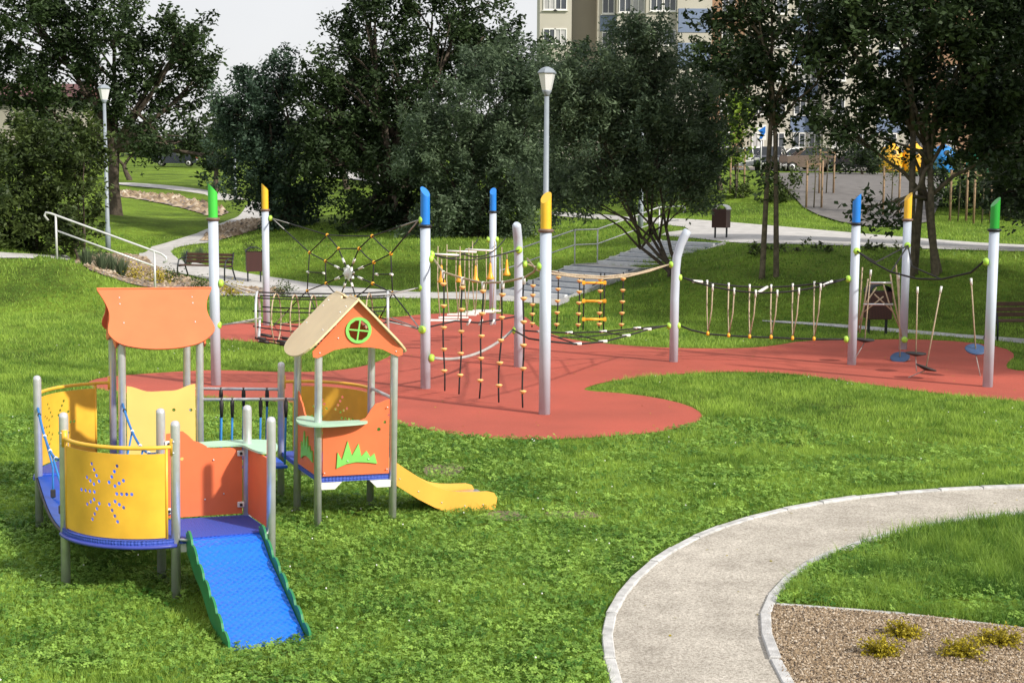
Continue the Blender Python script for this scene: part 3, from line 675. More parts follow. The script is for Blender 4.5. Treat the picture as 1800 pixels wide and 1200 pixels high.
# rope walkway between the two curved bays
P1, P2, Q1, Q2 = V3('B'), V3('C2'), V3('A00'), V3('C3'); mb = MB(); vs = []; nn = 14
for i in range(nn+1):
    t = i/nn; a = P1.lerp(P2, t); b = Q1.lerp(Q2, t); z = ZP-.02-.10*math.sin(math.pi*t)
    vs += [(a.x-.01, a.y, z), (b.x, b.y, z), (a.x-.01, a.y, z-.025), (b.x, b.y, z-.025)]
fs = []
for i in range(nn):
    o = i*4; fs += [(o,o+1,o+5,o+4),(o+2,o+6,o+7,o+3),(o,o+4,o+6,o+2),(o+1,o+3,o+7,o+5)]
mb.add(vs, fs, True); mb.build('walkway', M['blue_mat'], PU)
mb = MB(); mb.tube([(P1.lerp(P2,i/nn).x-.02, P1.lerp(P2,i/nn).y, ZP-.045-.10*math.sin(math.pi*i/nn)) for i in range(nn+1)], .014, 8); mb.build('walkway_edge', M['black'], PU)
for A, B in ((P1,P2),(Q1,Q2)):
    s_ = sag(A+Vector((0,0,1.16)), B+Vector((0,0,1.10)), .20); mb = MB(); mb.tube(s_, .012, 8); rr = mb.build('rope_rail', M['blue_rope'], PU)
    for i in (0, 3, 6, 9, 12):
        e = MB(); e.ball(s_[i+1], .02, 8); e.build('rope_joint', M['black' if i == 0 else 'white'], rr); 
    inn = (Q1-P1).normalized()*(.06 if A is P1 else -.06)
    for i, t in ((4,.32),(8,.62)):
        a = s_[i]; b = A.lerp(B, t)+inn; b.z = ZP-.1; mb = MB(); mb.tube([a, a.lerp(b,.5)+inn*.6, b], .010, 8); r2 = mb.build('side_rope', M['blue_rope'], PU)
        e = MB(); e.box(b+Vector((0,0,.05)), (.045,.035,.075), U, bev=.006); e.build('rope_clamp', M['black'], r2)
# ramp
mt = (V3('C4')+V3('C5'))/2; mt.z = ZP-.01; d = Vector((.41,-.91,0)).normalized(); side = Vector((-d.y, d.x, 0))*-1; Lr = 1.46
prof = [(-.10,0),(.06,0),(.16,-.03),(.35,-.125)]; k = 12
for i in range(1, k+1): prof.append((.35+(Lr-.35)*i/k, -.125+(-(ZP-.02)+.125)*i/k))
mt = mt+d*.02
mb = MB(); vs = []; hw = .285
for s, z in prof:
    c = mt+d*s+Vector((0,0,z)); vs += [c-side*hw, c+side*hw, c-side*hw-Vector((0,0,.025)), c+side*hw-Vector((0,0,.025))]
fs = []
for i in range(len(prof)-1):
    o = i*4; fs += [(o,o+4,o+5,o+1),(o+2,o+3,o+7,o+6),(o,o+2,o+6,o+4),(o+1,o+5,o+7,o+3)]
fs += [((len(prof)-1)*4+q) for q in ()]
mb.add(vs, fs, True); ramp = mb.build('ramp', M['ramp_blue'], PU)
ramp.data.polygons.foreach_set('use_smooth', [False]*len(ramp.data.polygons))
def pz(s):
    for (a, za), (b, zb) in zip(prof[:-1], prof[1:]):
        if a <= s <= b: return za+(zb-za)*(s-a)/(b-a)
    return prof[-1][1] if s > 0 else 0
for sg in (-1, 1):
    o = []; n = 60
    for i in range(n+1):
        s = -.03+(Lr+.03)*i/n; q = (s*4.6) % 1; o.append((s, pz(max(s,0))+.055+.045*math.sin(math.pi*q)**.6*(1 if q < .8 else .5)-.02*q))
    o.append((Lr+.015, -(ZP-.02)-.04))
    for i in range(13): s = Lr*(1-i/12); o.append((s, max(pz(s)-.11-.02*math.sin(s*9), -(ZP)-.02)))
    mb = MB(); plate(mb, o, lambda s, t, nn_: mt+d*s+side*(sg*(hw+.016)+nn_)+Vector((0,0,t)), .018); mb.build('ramp_side', M['dkgreen'], PU)
    c = mt+side*sg*(hw+.02)+d*.03+Vector((0,0,.0)); pp = V3('C4' if (V3('C4')-c).length < (V3('C5')-c).length else 'C5', ZP-.01)
    mb = MB(); mb.tube([c, pp], .012, 8); mb.build('ramp_bracket', M['steel'], PU)
# slide
s0 = (V3('H10')+V3('H11'))/2; hs = .24
so_ = [(0,.62),(.12,.55),(.3,.42),(.45,.33),(.6,.275),(.72,.25),(.85,.24),(1.05,.235),(1.12,.215),(1.155,.16),(1.14,.06),(1.10,.0),(1.0,-.02),(.8,-.01),(.65,.03),(.5,.09),(.3,.2),(.15,.30),(0,.40)]
for sg in (-1, 1):
    mb = MB(); plate(mb, so_ if sg < 0 else [(s_*(.93 if s_ > .5 else 1), t_-(.012 if .3 < s_ else 0)) for s_, t_ in so_], lambda s, t, n: s0+U*(s+.02)+Vd*(sg*hs+n)+Vector((0,0,t)), .022); sp = mb.build('slide_side', M['slide_side'], PU)
    for s, t in ((.1,.42),(.3,.28),(.55,.15),(.8,.1),(1.0,.1)):
        e = MB(); e.ball(s0+U*(s+.02)+Vd*(sg*hs+(-.013 if sg < 0 else .013))+Vector((0,0,t)), .008, 8); e.build('bolt', M['steel'], sp)
bp = [(-.05,ZP+.0),(.05,.49),(.2,.395),(.4,.26),(.55,.195),(.7,.165),(.85,.155),(1.0,.16),(1.1,.155),(1.14,.11)]; mb = MB(); vs = []
for s, z in bp:
    c = s0+U*(s+.02)+Vector((0,0,z)); vs += [c-Vd*(hs-.012), c+Vd*(hs-.012), c-Vd*(hs-.012)-Vector((0,0,.012)), c+Vd*(hs-.012)-Vector((0,0,.012))]
fs = []
for i in range(len(bp)-1):
    o = i*4; fs += [(o,o+1,o+5,o+4),(o+2,o+6,o+7,o+3),(o,o+4,o+6,o+2),(o+1,o+3,o+7,o+5)]
mb.add(vs, fs, True); mb.build('slide_bed', M['steel'], PU)
# roofs
roof_out = smooth_poly([(-.57,0),(-.50,.16),(-.46,.32),(-.50,.50),(-.49,.58),(-.40,.69),(-.2,.745),(0,.76),(.2,.745),(.40,.69),(.52,.58),(.56,.50),(.49,.32),(.50,.16),(.57,0)], 2, False)
def roofs(keys, along, across, m, zr=2.26, ze=1.70, half=.53, oa=roof_out, L=.76, sc=1.0):
    c = sum((V3(k) for k in keys), Vector((0,0,0)))/4
    for i, sg in enumerate((-1, 1)):
        dn = (across*sg*half+Vector((0,0,ze-zr))).normalized(); nrm = Vector((0,0,1)).lerp(across*sg, .5).normalized(); nrm = dn.cross(along).normalized()
        if nrm.z < 0: nrm = -nrm
        sh = .012 if i else -.012
        mb = MB(); plate(mb, [tuple(p) for p in oa], lambda s, t, n: c+Vector((0,0,zr))+along*(s)+dn*(t-sh)+nrm*(n+.0), .018); rf = mb.build('roof_board', m, PU)
        for s, t in ((-.36,.12),(-.36,.2),(.36,.12),(.36,.2),(-.34,.44),(.36,.44)):
            e = MB(); e.ball(c+Vector((0,0,zr))+along*s+dn*t+nrm*.01, .009, 8); e.build('bolt', M['steel'], rf)
    return c
roofs(('A00','A10','A01','A11'), U, Vd, M['orange'])
ro2 = smooth_poly([(-.50,0),(-.50,.2),(-.50,.45),(-.49,.58),(-.40,.70),(-.2,.75),(0,.76),(.2,.75),(.40,.70),(.49,.58),(.50,.45),(.50,.2),(.50,.0),(.1,.0),(.06,.035),(-.12,.035),(-.16,0)], 1, False)
roofs(('H00','H10','H01','H11'), Vd, U, M['beige'], half=.56, ze=1.695, oa=[(s, t*1.07) for s, t in ro2])
def gable(A, B, out, mm, window=True, nm='gable'):
    A, B = V3(A), V3(B); u = (B-A).normalized(); nn = Vector((u.y, -u.x, 0)); Lg = (B-A).length; c = (A+B)/2
    g = [(0,2.235),(-.45,1.755),(-.445,1.70),(-.40,1.69),(-.33,1.72),(-.24,1.765),(-.12,1.785),(0,1.79),(.12,1.785),(.24,1.765),(.33,1.72),(.40,1.69),(.445,1.70),(.45,1.755)]
    mb = MB(); plate(mb, g, lambda s, t, n: c+u*s+nn*(out+n)+Vector((0,0,t)), .018, [(0,1.955,.118)]); gb = mb.build(nm, mm, PU)
    if window:
        w1 = MB(); ring = [(math.cos(a)*.128, 1.955+math.sin(a)*.128) for a in np.linspace(0, 2*math.pi, 33)[:-1]]
        plate(w1, ring, lambda s, t, n: c+u*s+nn*(out+.018+n)+Vector((0,0,t)), .014, [(0,1.955,.102)])
        for k, an in enumerate((R(82), R(-6))):
            q = u*math.cos(an)+Vector((0,0,math.sin(an))); w1.box(c+nn*(out+.018+.001*k)+Vector((0,0,1.955)), (.208,.012,.014), q, nn)
        w1.build('round_window', M['green_board'], gb)
    for s, t in ((-.38,1.74),(.38,1.74),(-.2,1.88)):
        e = MB(); e.ball(c+u*s+nn*(out+.01)+Vector((0,0,t)), .009, 8); e.build('bolt', M['steel'], gb)
gable('H00','H10', .05, M['orange']); gable('H01','H11', -.05, M['orange'], False)
# hidden inner faces of the first roof: end boards
def gable2(a, b, out):
    A, B = V3(a), V3(b); u = (B-A).normalized(); nn = Vector((u.y, -u.x, 0)); c = (A+B)/2; g = [(0,2.2),(-.42,1.74),(-.36,1.70),(0,1.79),(.36,1.70),(.42,1.74)]
    mb = MB(); plate(mb, g, lambda s, t, n: c+u*s+nn*(out+n)+Vector((0,0,t)), .018); mb.build('gable', M['orange'], PU)
gable2('A01','A00', .05); gable2('A11','A10', -.05)

PU.rotation_euler = (0, R(.9), 0)
# ------------------------------------------------------------------ tall climbing poles
PB = {}
def cpole(key, px, py, topy, caph, cm, cut, label, r=.082):
    b = G(px, py); PB[key] = b; H = CAM_H-(topy-(315+ROLL*(px-900)))*b.y/2500; zc = CAM_H-(caph-(315+ROLL*(px-900)))*b.y/2500
    T = thing('climbing_pole', b, label, 'climbing pole', 'tall grey poles with coloured caps'); mb = MB(); mb.lathe([(r,-.1),(r,zc)], b, 24); mb.build('shaft', M['pole'], T)
    mb = MB(); mb.lathe([(r*.9,zc-.03),(r*1.35,zc-.012),(r*1.38,zc+.006),(r*1.35,zc+.02),(r*.9,zc+.03)], b, 24); mb.build('collar', M['collar'] if cm == 'capy' or cm == 'capg' else M['iron'], T)
    mb = MB(); n = 24; vs = []; rc = r*.93; cd = Vector(cut).normalized()
    dz = H-zc; sl = .16
    for z in (0, 1):
        for i in range(n):
            a = 2*math.pi*i/n; x, y = math.cos(a), math.sin(a); zz = zc if z == 0 else H-sl*(1-(x*cd.x+y*cd.y))/2
            vs.append((b.x+rc*x, b.y+rc*y, zz))
    mb.add(vs, [(i,(i+1)%n,n+(i+1)%n,n+i) for i in range(n)], True)
    cp = mb.build('cap', M[cm], T); mb = MB(); vt = [Vector(v) for v in vs[n:]]; c = sum(vt, Vector())/n; mb.add([c+(v-c)*1.0 for v in vt], [tuple(range(n))]); mb.build('cap_cut', M['white'] if cm in ('capb',) and key == 'B3' else M[cm if cm != 'capg' else 'green_board'], cp); OFF[cp.name] = OFF[T.name]
    return T
PT = {}
PT['G1'] = cpole('G1',380,677,322,385,'capg',(-1,-.35,0),'tall grey pole with bright green cap beside the orange roof')
PT['Y1'] = cpole('Y1',469,572,322,369,'capy',(-1,-.3,0),'far grey pole with orange yellow cap left of the spider web net')
PT['B1'] = cpole('B1',748,683,328,397,'capb',(-.7,.7,0),'grey pole with long blue cap between the web net and knotted ropes')
PT['B2'] = cpole('B2',866,570,330,372,'capb',(.2,1,0),'slim far grey pole with blue cap behind the rope bridge')
PT['Y2'] = cpole('Y2',957,728,337,405,'capy',(.5,.8,0),'nearest grey pole with yellow cap in front of the street lamp', r=.084)
PT['B3'] = cpole('B3',1497,641,340,393,'capb',(1,-.5,0),'grey pole with blue cap whose cut face is pale, left of the hanging seats')
PT['Y3'] = cpole('Y3',1587,614,338,386,'capy',(1,.3,0),'grey pole with yellow cap behind the hanging seats')
PT['G2'] = cpole('G2',1736,680,346,404,'capg2',(1,.2,0),'rightmost grey pole with dark green cap')
def bent(key, px, py, pts, label):
    b = G(px, py); PB[key] = b; T = thing('bent_pole', b, label, 'climbing pole', 'grey poles with bent tops'); P = [b+Vector((0,0,-.1))]+[b+Vector(p) for p in pts]; r = [.082]*(len(P)-2)+[.08,.05]
    mb = MB(); mb.tube(P, r, 20); mb.build('shaft', M['pole'], T); PT[key] = T
bent('Mx',911,645,[(0,0,1.2),(-.005,0,2.0),(-.012,-.03,2.22),(-.03,-.12,2.42),(-.045,-.22,2.58),(-.05,-.245,2.615)],'bent top grey pole behind the knotted ropes')
bent('Cx',1184,636,[(0,0,1.2),(.01,0,1.75),(.03,0,1.98),(.09,0,2.2),(.17,-.01,2.38),(.215,-.01,2.46),(.225,-.01,2.475)],'grey pole curving to the right at its tip before the stairs')
def clamp(key, px, py, face=None):
    """lime cup screwed to the side of a pole at the height seen"""
    b = PB[key]; z = CAM_H-(py-(315+ROLL*(px-900)))*b.y/2500; dx = (px-900)/2500*b.y-b.x
    dx = max(-.11, min(.11, dx)) if abs(dx) > .03 else 0
    d = Vector((dx, 0 if abs(dx) > .05 else -.11, 0)) if face is None else Vector(face).normalized()*.1
    c = Vector((b.x, b.y, z))+d; n = d.normalized(); mb = MB()
    mb.lathe([(.03,-.03),(.06,-.02),(.066,.0),(.06,.03),(.045,.045),(.02,.052)], c-n*.0, 14, n); o = mb.build('rope_clamp', M['lime'], PT[key]); return c+n*.05
def rope(pts, m='black_rope', r=.011, n=7): mb = MB(); mb.tube(pts, r, n); return mb
def rt(T, name, pts, m, r=.011, n=7): o = rope(pts, m, r, n).build(name, M[m], T); OFF[o.name] = OFF[T.name]; return o
# ---- spider web net between far yellow pole and blue pole
A, B = PB['Y1'], PB['B1']; T = thing('web_net', (A+B)/2, 'black spider web climbing net with a white hub and yellow beads', 'climbing net'); on = lambda x, y: onplane(x, y, A, B)
c1 = clamp('Y1',478,383); c2 = clamp('B1',741,386); c3 = clamp('Y1',478,571); c4 = clamp('B1',742,578)
hub = on(613,480); mb = MB(); nrm = Vector((B.y-A.y, -(B.x-A.x), 0)).normalized(); e1 = (B-A).normalized(); e2 = Vector((0,0,1))
star = [((.15 if i % 2 == 0 else .105)*math.cos(i*math.pi/8+.2), (.15 if i % 2 == 0 else .105)*math.sin(i*math.pi/8+.2)) for i in range(16)]
plate(mb, star, lambda s, t, n: hub+e1*s*2.3+e2*t+nrm*n, .04); mb.ball(hub, .10, 12); mb.build('hub', M['white'], T)
inn = [(595,437),(631,437),(657,461),(655,498),(625,522),(598,522),(573,498),(572,459)]
mid = [(575,413),(654,415),(687,446),(690,515),(668,558),(560,558),(540,511),(544,444)]
for i in range(8):
    a, b, c = hub, on(*inn[i]), on(*mid[i]); rt(T, 'spoke_rope', [a, b, c], 'black_rope', .013)
    rt(T, 'ring_rope', [b, b.lerp(on(*inn[(i+1)%8]), .5)-e2*.02, on(*inn[(i+1)%8])], 'black_rope', .012) if i not in (0,) else rt(T, 'ring_rope', [b, on(*inn[1])], 'black_rope', .012)
    rt(T, 'ring_rope', [c, c.lerp(on(*mid[(i+1)%8]), .5)-e2*.01, on(*mid[(i+1)%8])], 'black_rope', .012)
    for q in (b, c): mb = MB(); mb.ball(q, .035, 8); mb.build('bead', M['amber'], T)
    s1 = hub.lerp(b, .42); s2 = hub.lerp(b, .58); mb = MB(); mb.tube([s1, s2], .024, 8); mb.build('sleeve', M['white'], T)
for p, q in (((541,478),(569,480)),((662,482),(688,482))):
    rt(T, 'cross_rope', [on(*p), on(*q)], 'black_rope', .012)
    for s in (p, q): mb = MB(); v = on(*s); mb.tube([v-e1*.06, v+e1*.06], .022, 8); mb.build('sleeve', M['white'], T)
for p, qs in ((c1,[(544,444),(575,413)]),(c2,[(687,446),(654,415)]),(c3,[(540,511),(560,558)]),(c4,[(690,515),(668,558)])):
    for i, q in enumerate(qs):
        e = on(*q); rt(T, 'guy_rope', [p, p.lerp(e, .35)], 'grey_rope', .012); rt(T, 'guy_rope', [p.lerp(e, .35), e], 'black_rope', .013)
# ---- net tunnel between green pole and blue pole
A, B = PB['G1'], PB['B1']; T = thing('net_tunnel', (A+B)/2, 'horizontal rope net tunnel with silver hoops behind the small house', 'climbing tunnel'); on = lambda x, y: onplane(x, y, A, B)
e1 = (B-A).normalized(); fr = Vector((e1.y, -e1.x, 0)); hA, hB = on(453,556), on(682,556); rr = .40
def hoop(c, k=24, tilt=0): return [c+fr*math.cos(a)*rr*.8+Vector((0,0,math.sin(a)*rr))+e1*math.cos(a)*tilt for a in np.linspace(0, 2*math.pi, k+1)]
for c in (hA, hB): mb = MB(); mb.tube(hoop(c, tilt=.05), .022, 10, cap=False); mb.build('hoop', M['steel'], T)
for k in range(10):
    a = math.pi*2*k/10+.3; d0 = fr*math.cos(a)*rr*.8+Vector((0,0,math.sin(a)*rr)); P = sag(hA+d0, hB+d0, .10 if math.sin(a) < 0 else .03, 12); r_ = rt(T, 'long_rope', P, 'black_rope', .012)
    if math.sin(a) < -.5:
        for j in range(0, 12, 2): mb = MB(); mb.tube([P[j], P[j+1]], .026, 8); mb.build('rope_sleeve', M['black'], r_)
for j in range(1, 7):
    t = j/7; c = hA.lerp(hB, t)-Vector((0,0,.25*t*(1-t))); rt(T, 'hoop_rope', [c+fr*math.cos(a)*rr*.82+Vector((0,0,math.sin(a)*rr*1.02)) for a in np.linspace(0, 2*math.pi, 17)], 'tan_rope', .012)
for k, px, y, c, yy in (('G1',386,497,hA,.36),('G1',381,571,hA,-.05),('B1',741,505,hB,.36),('B1',741,577,hB,-.05)):
    p = clamp(k, px, y)
    for s in (-1, 1): rt(T, 'guy_rope', [p, c+fr*s*rr*.7+Vector((0,0,yy))], 'grey_rope', .011)
# ---- knotted ropes between blue pole and nearest yellow pole
A, B = PB['B1'], PB['Y2']; T = thing('knotted_rope_climber', (A+B)/2, 'row of five hanging black ropes with amber foot knobs before the bent pole', 'rope climber'); on = lambda x, y: onplane(x, y, A, B)
ca = clamp('B1',756,454); cb = clamp('Y2',949,467)
top_ = [ca]+[on(*p) for p in ((779,478),(813,489),(849,497),(884,496),(921,488),(938,478))]+[cb]
rt(T, 'top_cable', top_, 'tan_rope', .017)
def knob(p, par):
    mb = MB(); mb.lathe([(.012,-.035),(.025,-.028),(.05,.0),(.053,.008),(.05,.016),(.018,.024)], p, 12); o = mb.build('foot_knob', M['knob'], par); return o
for (tx, ty), (bx, by), n0 in (((779,478),(781,693),6),((813,489),(808,699),7),((849,497),(843,707),7),((884,496),(876,713),7),((921,488),(919,720),7)):
    a = on(tx, ty); b = on(bx, by); b.z = .03; P = [a.lerp(b, i/8)+Vector((.012*math.sin(i*1.1+tx), 0, 0)) for i in range(9)]
    r_ = rt(T, 'rope', P, 'black_rope', .013); mb = MB(); mb.tube([a+Vector((0,0,.02)), a-Vector((0,0,.10))], .024, 8); mb.build('sleeve', M['white'], r_)
    for k in range(5): y = .33+.352*k-(tx-779)*.0006; kp = a.lerp(b, 1-y/a.z); knob(kp, r_)
p = clamp('B1',748,629,(1,-.3,0)); q = clamp('Mx',905,581); rt(T, 'grip_cable', sag(Vector(p), Vector(q), .18), 'grey_rope', .026)
# ---- swinging bridge and cones behind
A, B = PB['B1'], PB['B2']; A2, B2 = PB['B1'], PB['Mx']
T = thing('swing_bridge', (A+B)/2, 'swinging slat bridge hung on thin tan ropes behind the bent pole', 'rope bridge')
L1 = (clamp('B1',757,447,(.9,.4,0)), clamp('B2',858,420)); L2 = (L1[0]+Vector((.05,-.1,-.0)), clamp('B2',872,420)); low = clamp('B2',866,545)
s1 = sag(L1[0], L1[1]-Vector((.2,.0,0)), .2, 12); s2 = sag(L1[0]+Vector((.45,0,.02)), L1[1]+Vector((.45,-.2,.05)), .2, 12)
rt(T, 'cable', s1, 'black_rope', .013); rt(T, 'cable', s2, 'black_rope', .013)
for i, (px_, py_) in enumerate(((781,563),(797,558),(812,553),(828,551),(843,548),(856,546))):
    c = G(px_, py_, .62); wv = Vector((1,.12*math.sin(i*2),0)).normalized(); mb = MB(); mb.box(c, (.60,.14,.035), wv, bev=.006); sl_ = mb.build('slat', M['white'], T); OFF[sl_.name] = OFF[T.name]
    for s in (-1, 1):
        e = c+wv*s*.27; tp = Vector((e.x+.04*s, e.y, 1.98+.12*math.sin(i*1.7+s)))
        for dy in (-.06,.06): rt(sl_, 'hanger_rope', [tp+Vector((0,dy*.2,0)), tp.lerp(e,.5)+Vector((.03*s,dy,0)), e+Vector((0,dy,0))], 'tan_rope', .009, 6)
    if i % 2 == 0: mb = MB(); mb.tube([Vector((c.x-.3,c.y,1.93)), Vector((c.x+.3,c.y,1.91))], .02, 8); mb.build('hand_bar', M['white'], T)
T = thing('cone_rope', (A2+B2)/2, 'line of five orange cones hanging on a rope under the bridge cable', 'rope with cones'); on = lambda x, y: onplane(x, y, A2, B2)
a = L1[0]; b = clamp('Mx',909,438); rt(T, 'cable', [a]+[on(*p) for p in ((790,455),(830,457),(866,451))]+[b], 'black_rope', .012)
for (x, y, l) in ((776,466,28),(808,466,30),(836,467,28),(862,462,28),(891,456,26)):
    p = on(x, y); q = on(x, y+l); c0 = on(x, y-12); o = rt(T, 'hanger', [c0, p], 'tan_rope', .012); mb = MB(); mb.lathe([(.012,0),(.02,-.05),(.028,-.16),(.045,-.22),(.07,-.27),(.066,-.285)], p, 14); mb.build('cone', M['amber'], o)
rt(T, 'low_cable', [PB['B1']+Vector((.09,0,1.02)), on(800,564), on(840,567), on(875,562), PB['Mx']+Vector((-.08,0,.92))], 'black_rope', .014)
for x in (824, 845, 866): v = on(x, 566); mb = MB(); mb.tube([v-Vector((.03,0,.06)), v+Vector((.03,0,.05))], .02, 8); mb.build('sleeve', M['white'], T)
# ---- three cornered net with ladder
A, B, C3 = PB['Mx'], PB['Cx'], PB['Y2']; T = thing('ladder_net', (A+B)/2, 'triangular rope nets joined by knobbed ropes and an amber rung ladder', 'climbing net'); on = lambda x, y: onplane(x, y, A, B)
m1 = clamp('Mx',921,463); k1 = clamp('Cx',1180,464); m2 = clamp('Mx',906,579); k2 = clamp('Cx',1178,572); yb = Vector((C3.x+.05, C3.y+.1, 2.05)); yl = Vector((C3.x+.05, C3.y+.09, 1.06)); clamp('Y2',957,466,(.2,1,0))
up = [m1]+[on(*p) for p in ((955,474),(1000,482),(1060,486),(1120,480))]+[k1]; rt(T, 'upper_rope', up, 'tan_rope', .015)
up2 = [yb]+[yb.lerp(k1, t)-Vector((0,0,.16*math.sin(math.pi*t))) for t in (.2,.4,.6,.8)]+[k1]; rt(T, 'upper_rope', up2, 'tan_rope', .015)
up3 = [m1+Vector((0,0,.1)), m1.lerp(yb,.5)-Vector((0,0,.03)), yb]; rt(T, 'upper_rope', up3, 'tan_rope', .015)
lo = [m2]+[on(*p) for p in ((950,583),(1000,585),(1060,583),(1120,577))]+[k2]; rt(T, 'lower_rope', lo, 'black_rope', .015)
lo2 = [yl]+[yl.lerp(k2, t)-Vector((0,0,.22*math.sin(math.pi*t)*(1-t))) for t in (.2,.4,.6,.8)]+[k2]; rt(T, 'lower_rope', lo2, 'black_rope', .015); rt(T, 'lower_rope', [m2, m2.lerp(yl,.5)-Vector((0,0,.06)), yl], 'black_rope', .015)
for t in (1, 2, 3, 4):
    for s in (.33,.66):
        for P_, Q_, mm in ((up, up2, 'tan_rope'),(lo, lo2, 'black_rope')):
            rt(T, 'mesh_rope', [P_[t], Q_[t]], mm, .011) if s < .5 else rt(T, 'mesh_rope', [P_[t].lerp(Q_[t],.5), P_[min(t+1,4)].lerp(Q_[min(t+1,4)],.5)], mm, .011)
for i in range(1, 5):
    for P_ in (lo, lo2): v = P_[i]; mb = MB(); mb.tube([v-Vector((.07,0,0)), v+Vector((.07,0,.01))], .024, 8); mb.build('sleeve', M['white'], T)
for (x0, y0, x1, y1) in ((937,492,935,575),(982,475,978,578),(1019,482,1016,578),(1056,480,1053,577),(1096,478,1092,578)):
    a, b = on(x0, y0), on(x1, y1); r_ = rt(T, 'knobbed_rope', [a, a.lerp(b,.5)+Vector((.012,0,0)), b], 'black_rope', .013)
    for k in range(5): knob(a.lerp(b, .12+.2*k), r_)
la, lb, lc, ld = on(1027,482), on(1063,480), on(1025,580), on(1061,580); rt(T, 'ladder_rope', [la, lc], 'black_rope', .013); rt(T, 'ladder_rope', [lb, ld], 'black_rope', .013)
for y in (497,529,561):
    a, b = on(1026,y), on(1063,y); mb = MB(); mb.tube([a, b], .024, 10)
    for q in (a, b): mb.box(q, (.06,.06,.075), bev=.012)
    mb.build('rung', M['amber'], T)
# ---- U ropes between curved pole and right blue pole
A, B = PB['Cx'], PB['B3']; T = thing('hanging_loop_bridge', (A+B)/2, 'rope bridge of hanging tan loops between curved pole and right blue capped pole', 'rope bridge'); on = lambda x, y: onplane(x, y, A, B)
a = clamp('Cx',1194,487); b = clamp('B3',1492,489); a2 = clamp('Cx',1193,572); b2 = clamp('B3',1489,596); d = (B-A).normalized(); nn = Vector((-d.y, d.x, 0))
tops = sag(a, b, .26, 14); topb = [p+nn*.45*math.sin(math.pi*i/14)+Vector((0,0,.0)) for i, p in enumerate(sag(a, b, .20, 14))]
tops = [p-nn*.15*math.sin(math.pi*i/14) for i, p in enumerate(tops)]
lows = [a2]+[on(*p) for p in ((1215,580),(1246,587),(1284,590),(1320,592),(1358,593),(1397,595),(1434,596))]+[b2]
rt(T, 'handline', tops, 'black_rope', .016); rt(T, 'handline', topb, 'black_rope', .016); rt(T, 'foot_rope', lows, 'black_rope', .017)
def atx(P, px):
    for p, q in zip(P[:-1], P[1:]):
        xa = 900+p.x/p.y*2500; xb = 900+q.x/q.y*2500
        if xa <= px <= xb: return p.lerp(q, (px-xa)/(xb-xa))
    return P[-1]
for x0, x1, xb in ((1243,1253,1246),(1281,1291,1283),(1318,1329,1320),(1356,1367,1358),(1394,1405,1396),(1432,1443,1434)):
    p, q, e = atx(topb, x0), atx(tops, x1), atx(lows, xb); lp = rt(T, 'loop_rope', [p, p.lerp(e,.5)-Vector((.01,0,0)), e, q.lerp(e,.5)+Vector((.025,0,0)), q], 'tan_rope', .013)
    for v in (p, q): mb = MB(); mb.tube([v+Vector((0,0,.05)), v-Vector((0,0,.08))], .02, 8); mb.build('sleeve', M['white'], lp)
    mb = MB(); mb.lathe([(.015,.0),(.032,.02),(.03,.05),(.015,.08)], e-Vector((0,0,.03)), 10); mb.build('foot_fitting', M['amber'], lp)
for x in (1226, 1341, 1455): p, q = atx(tops, x-8), atx(topb, x+8); mb = MB(); mb.tube([p.lerp(q,.0), p.lerp(q,1)], .028, 8); mb.build('spreader', M['white'], T)
# ---- hanging seats
a = clamp('B3',1504,440); b = clamp('G2',1732,459); c = clamp('Y3',1592,430,(-.1,-1,0)); clamp('Y3',1585,596,(0,-1,0))
T = thing('cable_star', (PB['B3']+PB['G2'])/2, 'black cables strung between the three right poles above the seats', 'cable net'); AB = (PB['B3'], PB['G2'])
nd = onplane(1566,478,*AB); nd2 = onplane(1612,490,*AB); nd3 = onplane(1655,491,*AB); nd4 = onplane(1707,479,*AB)
rt(T, 'cable', [a, a.lerp(nd,.4)-Vector((0,0,.03)), nd, nd2, nd3, nd4, b], 'black_rope', .017); rt(T, 'cable', [c, nd], 'black_rope', .015)
nb = a.lerp(c, .35)-Vector((0,0,.15)); rt(T, 'cable', [a, nb-Vector((0,0,.1)), c], 'black_rope', .014); rt(T, 'cable', [c, nd2.lerp(c,.5)-Vector((0,0,.1)), nd3], 'black_rope', .014)
def seat(px, py, tx, ty, tilt, label, gx=None, m='black', depth=None, ax=(1,0,0)):
    topp = W(tx, ty, depth); p = W(px, py, depth); T_ = thing('disc_swing', p, label, 'disc swing', 'round disc swings hanging on ropes'); nn_ = (Matrix.Rotation(R(tilt), 3, Vector((0,1,0))) @ Matrix.Rotation(R(ax[1]*20), 3, Vector((1,0,0))) @ Vector((0,0,1)))
    mb = MB(); mb.lathe([(.03,-.05),(.09,-.035),(.17,-.012),(.185,.004),(.175,.016),(.08,.008),(.02,.012)], p, 20, nn_); mb.build('seat', M[m], T_)
    rt(T_, 'rope', [topp, p], 'tan_rope', .012); rt(T_, 'tether', [p-nn_*.05, Vector((p.x+(gx or 0), p.y, .03))], 'grey_rope', .009)
    mb = MB(); mb.tube([topp, topp-(topp-p).normalized()*.12], .02, 8); mb.build('sleeve', M['white'], T_)
seat(1520,597,1531,474,3,'black round seat hanging beside the blue capped right pole',-.2,'black',PB['B3'].y+.25)
seat(1582,628,1580,480,-14,'dark blue tilted seat hanging lowest before the yellow capped pole',.2,'seatblue',PB['Y3'].y-1.9,(1,1.2,0))
seat(1610,621,1613,504,2,'flat black round seat in the middle of the hanging seats',.02,'black',PB['G2'].y+1.7)
seat(1628,646,1655,503,18,'black seat swung low to the right in the foreground of its group',-.3,'black',PB['G2'].y+.9)
seat(1715,614,1707,489,-3,'blue round seat hanging left of the rightmost green capped pole',.1,'seatblue',PB['G2'].y+1.1,(1,1.2,0))
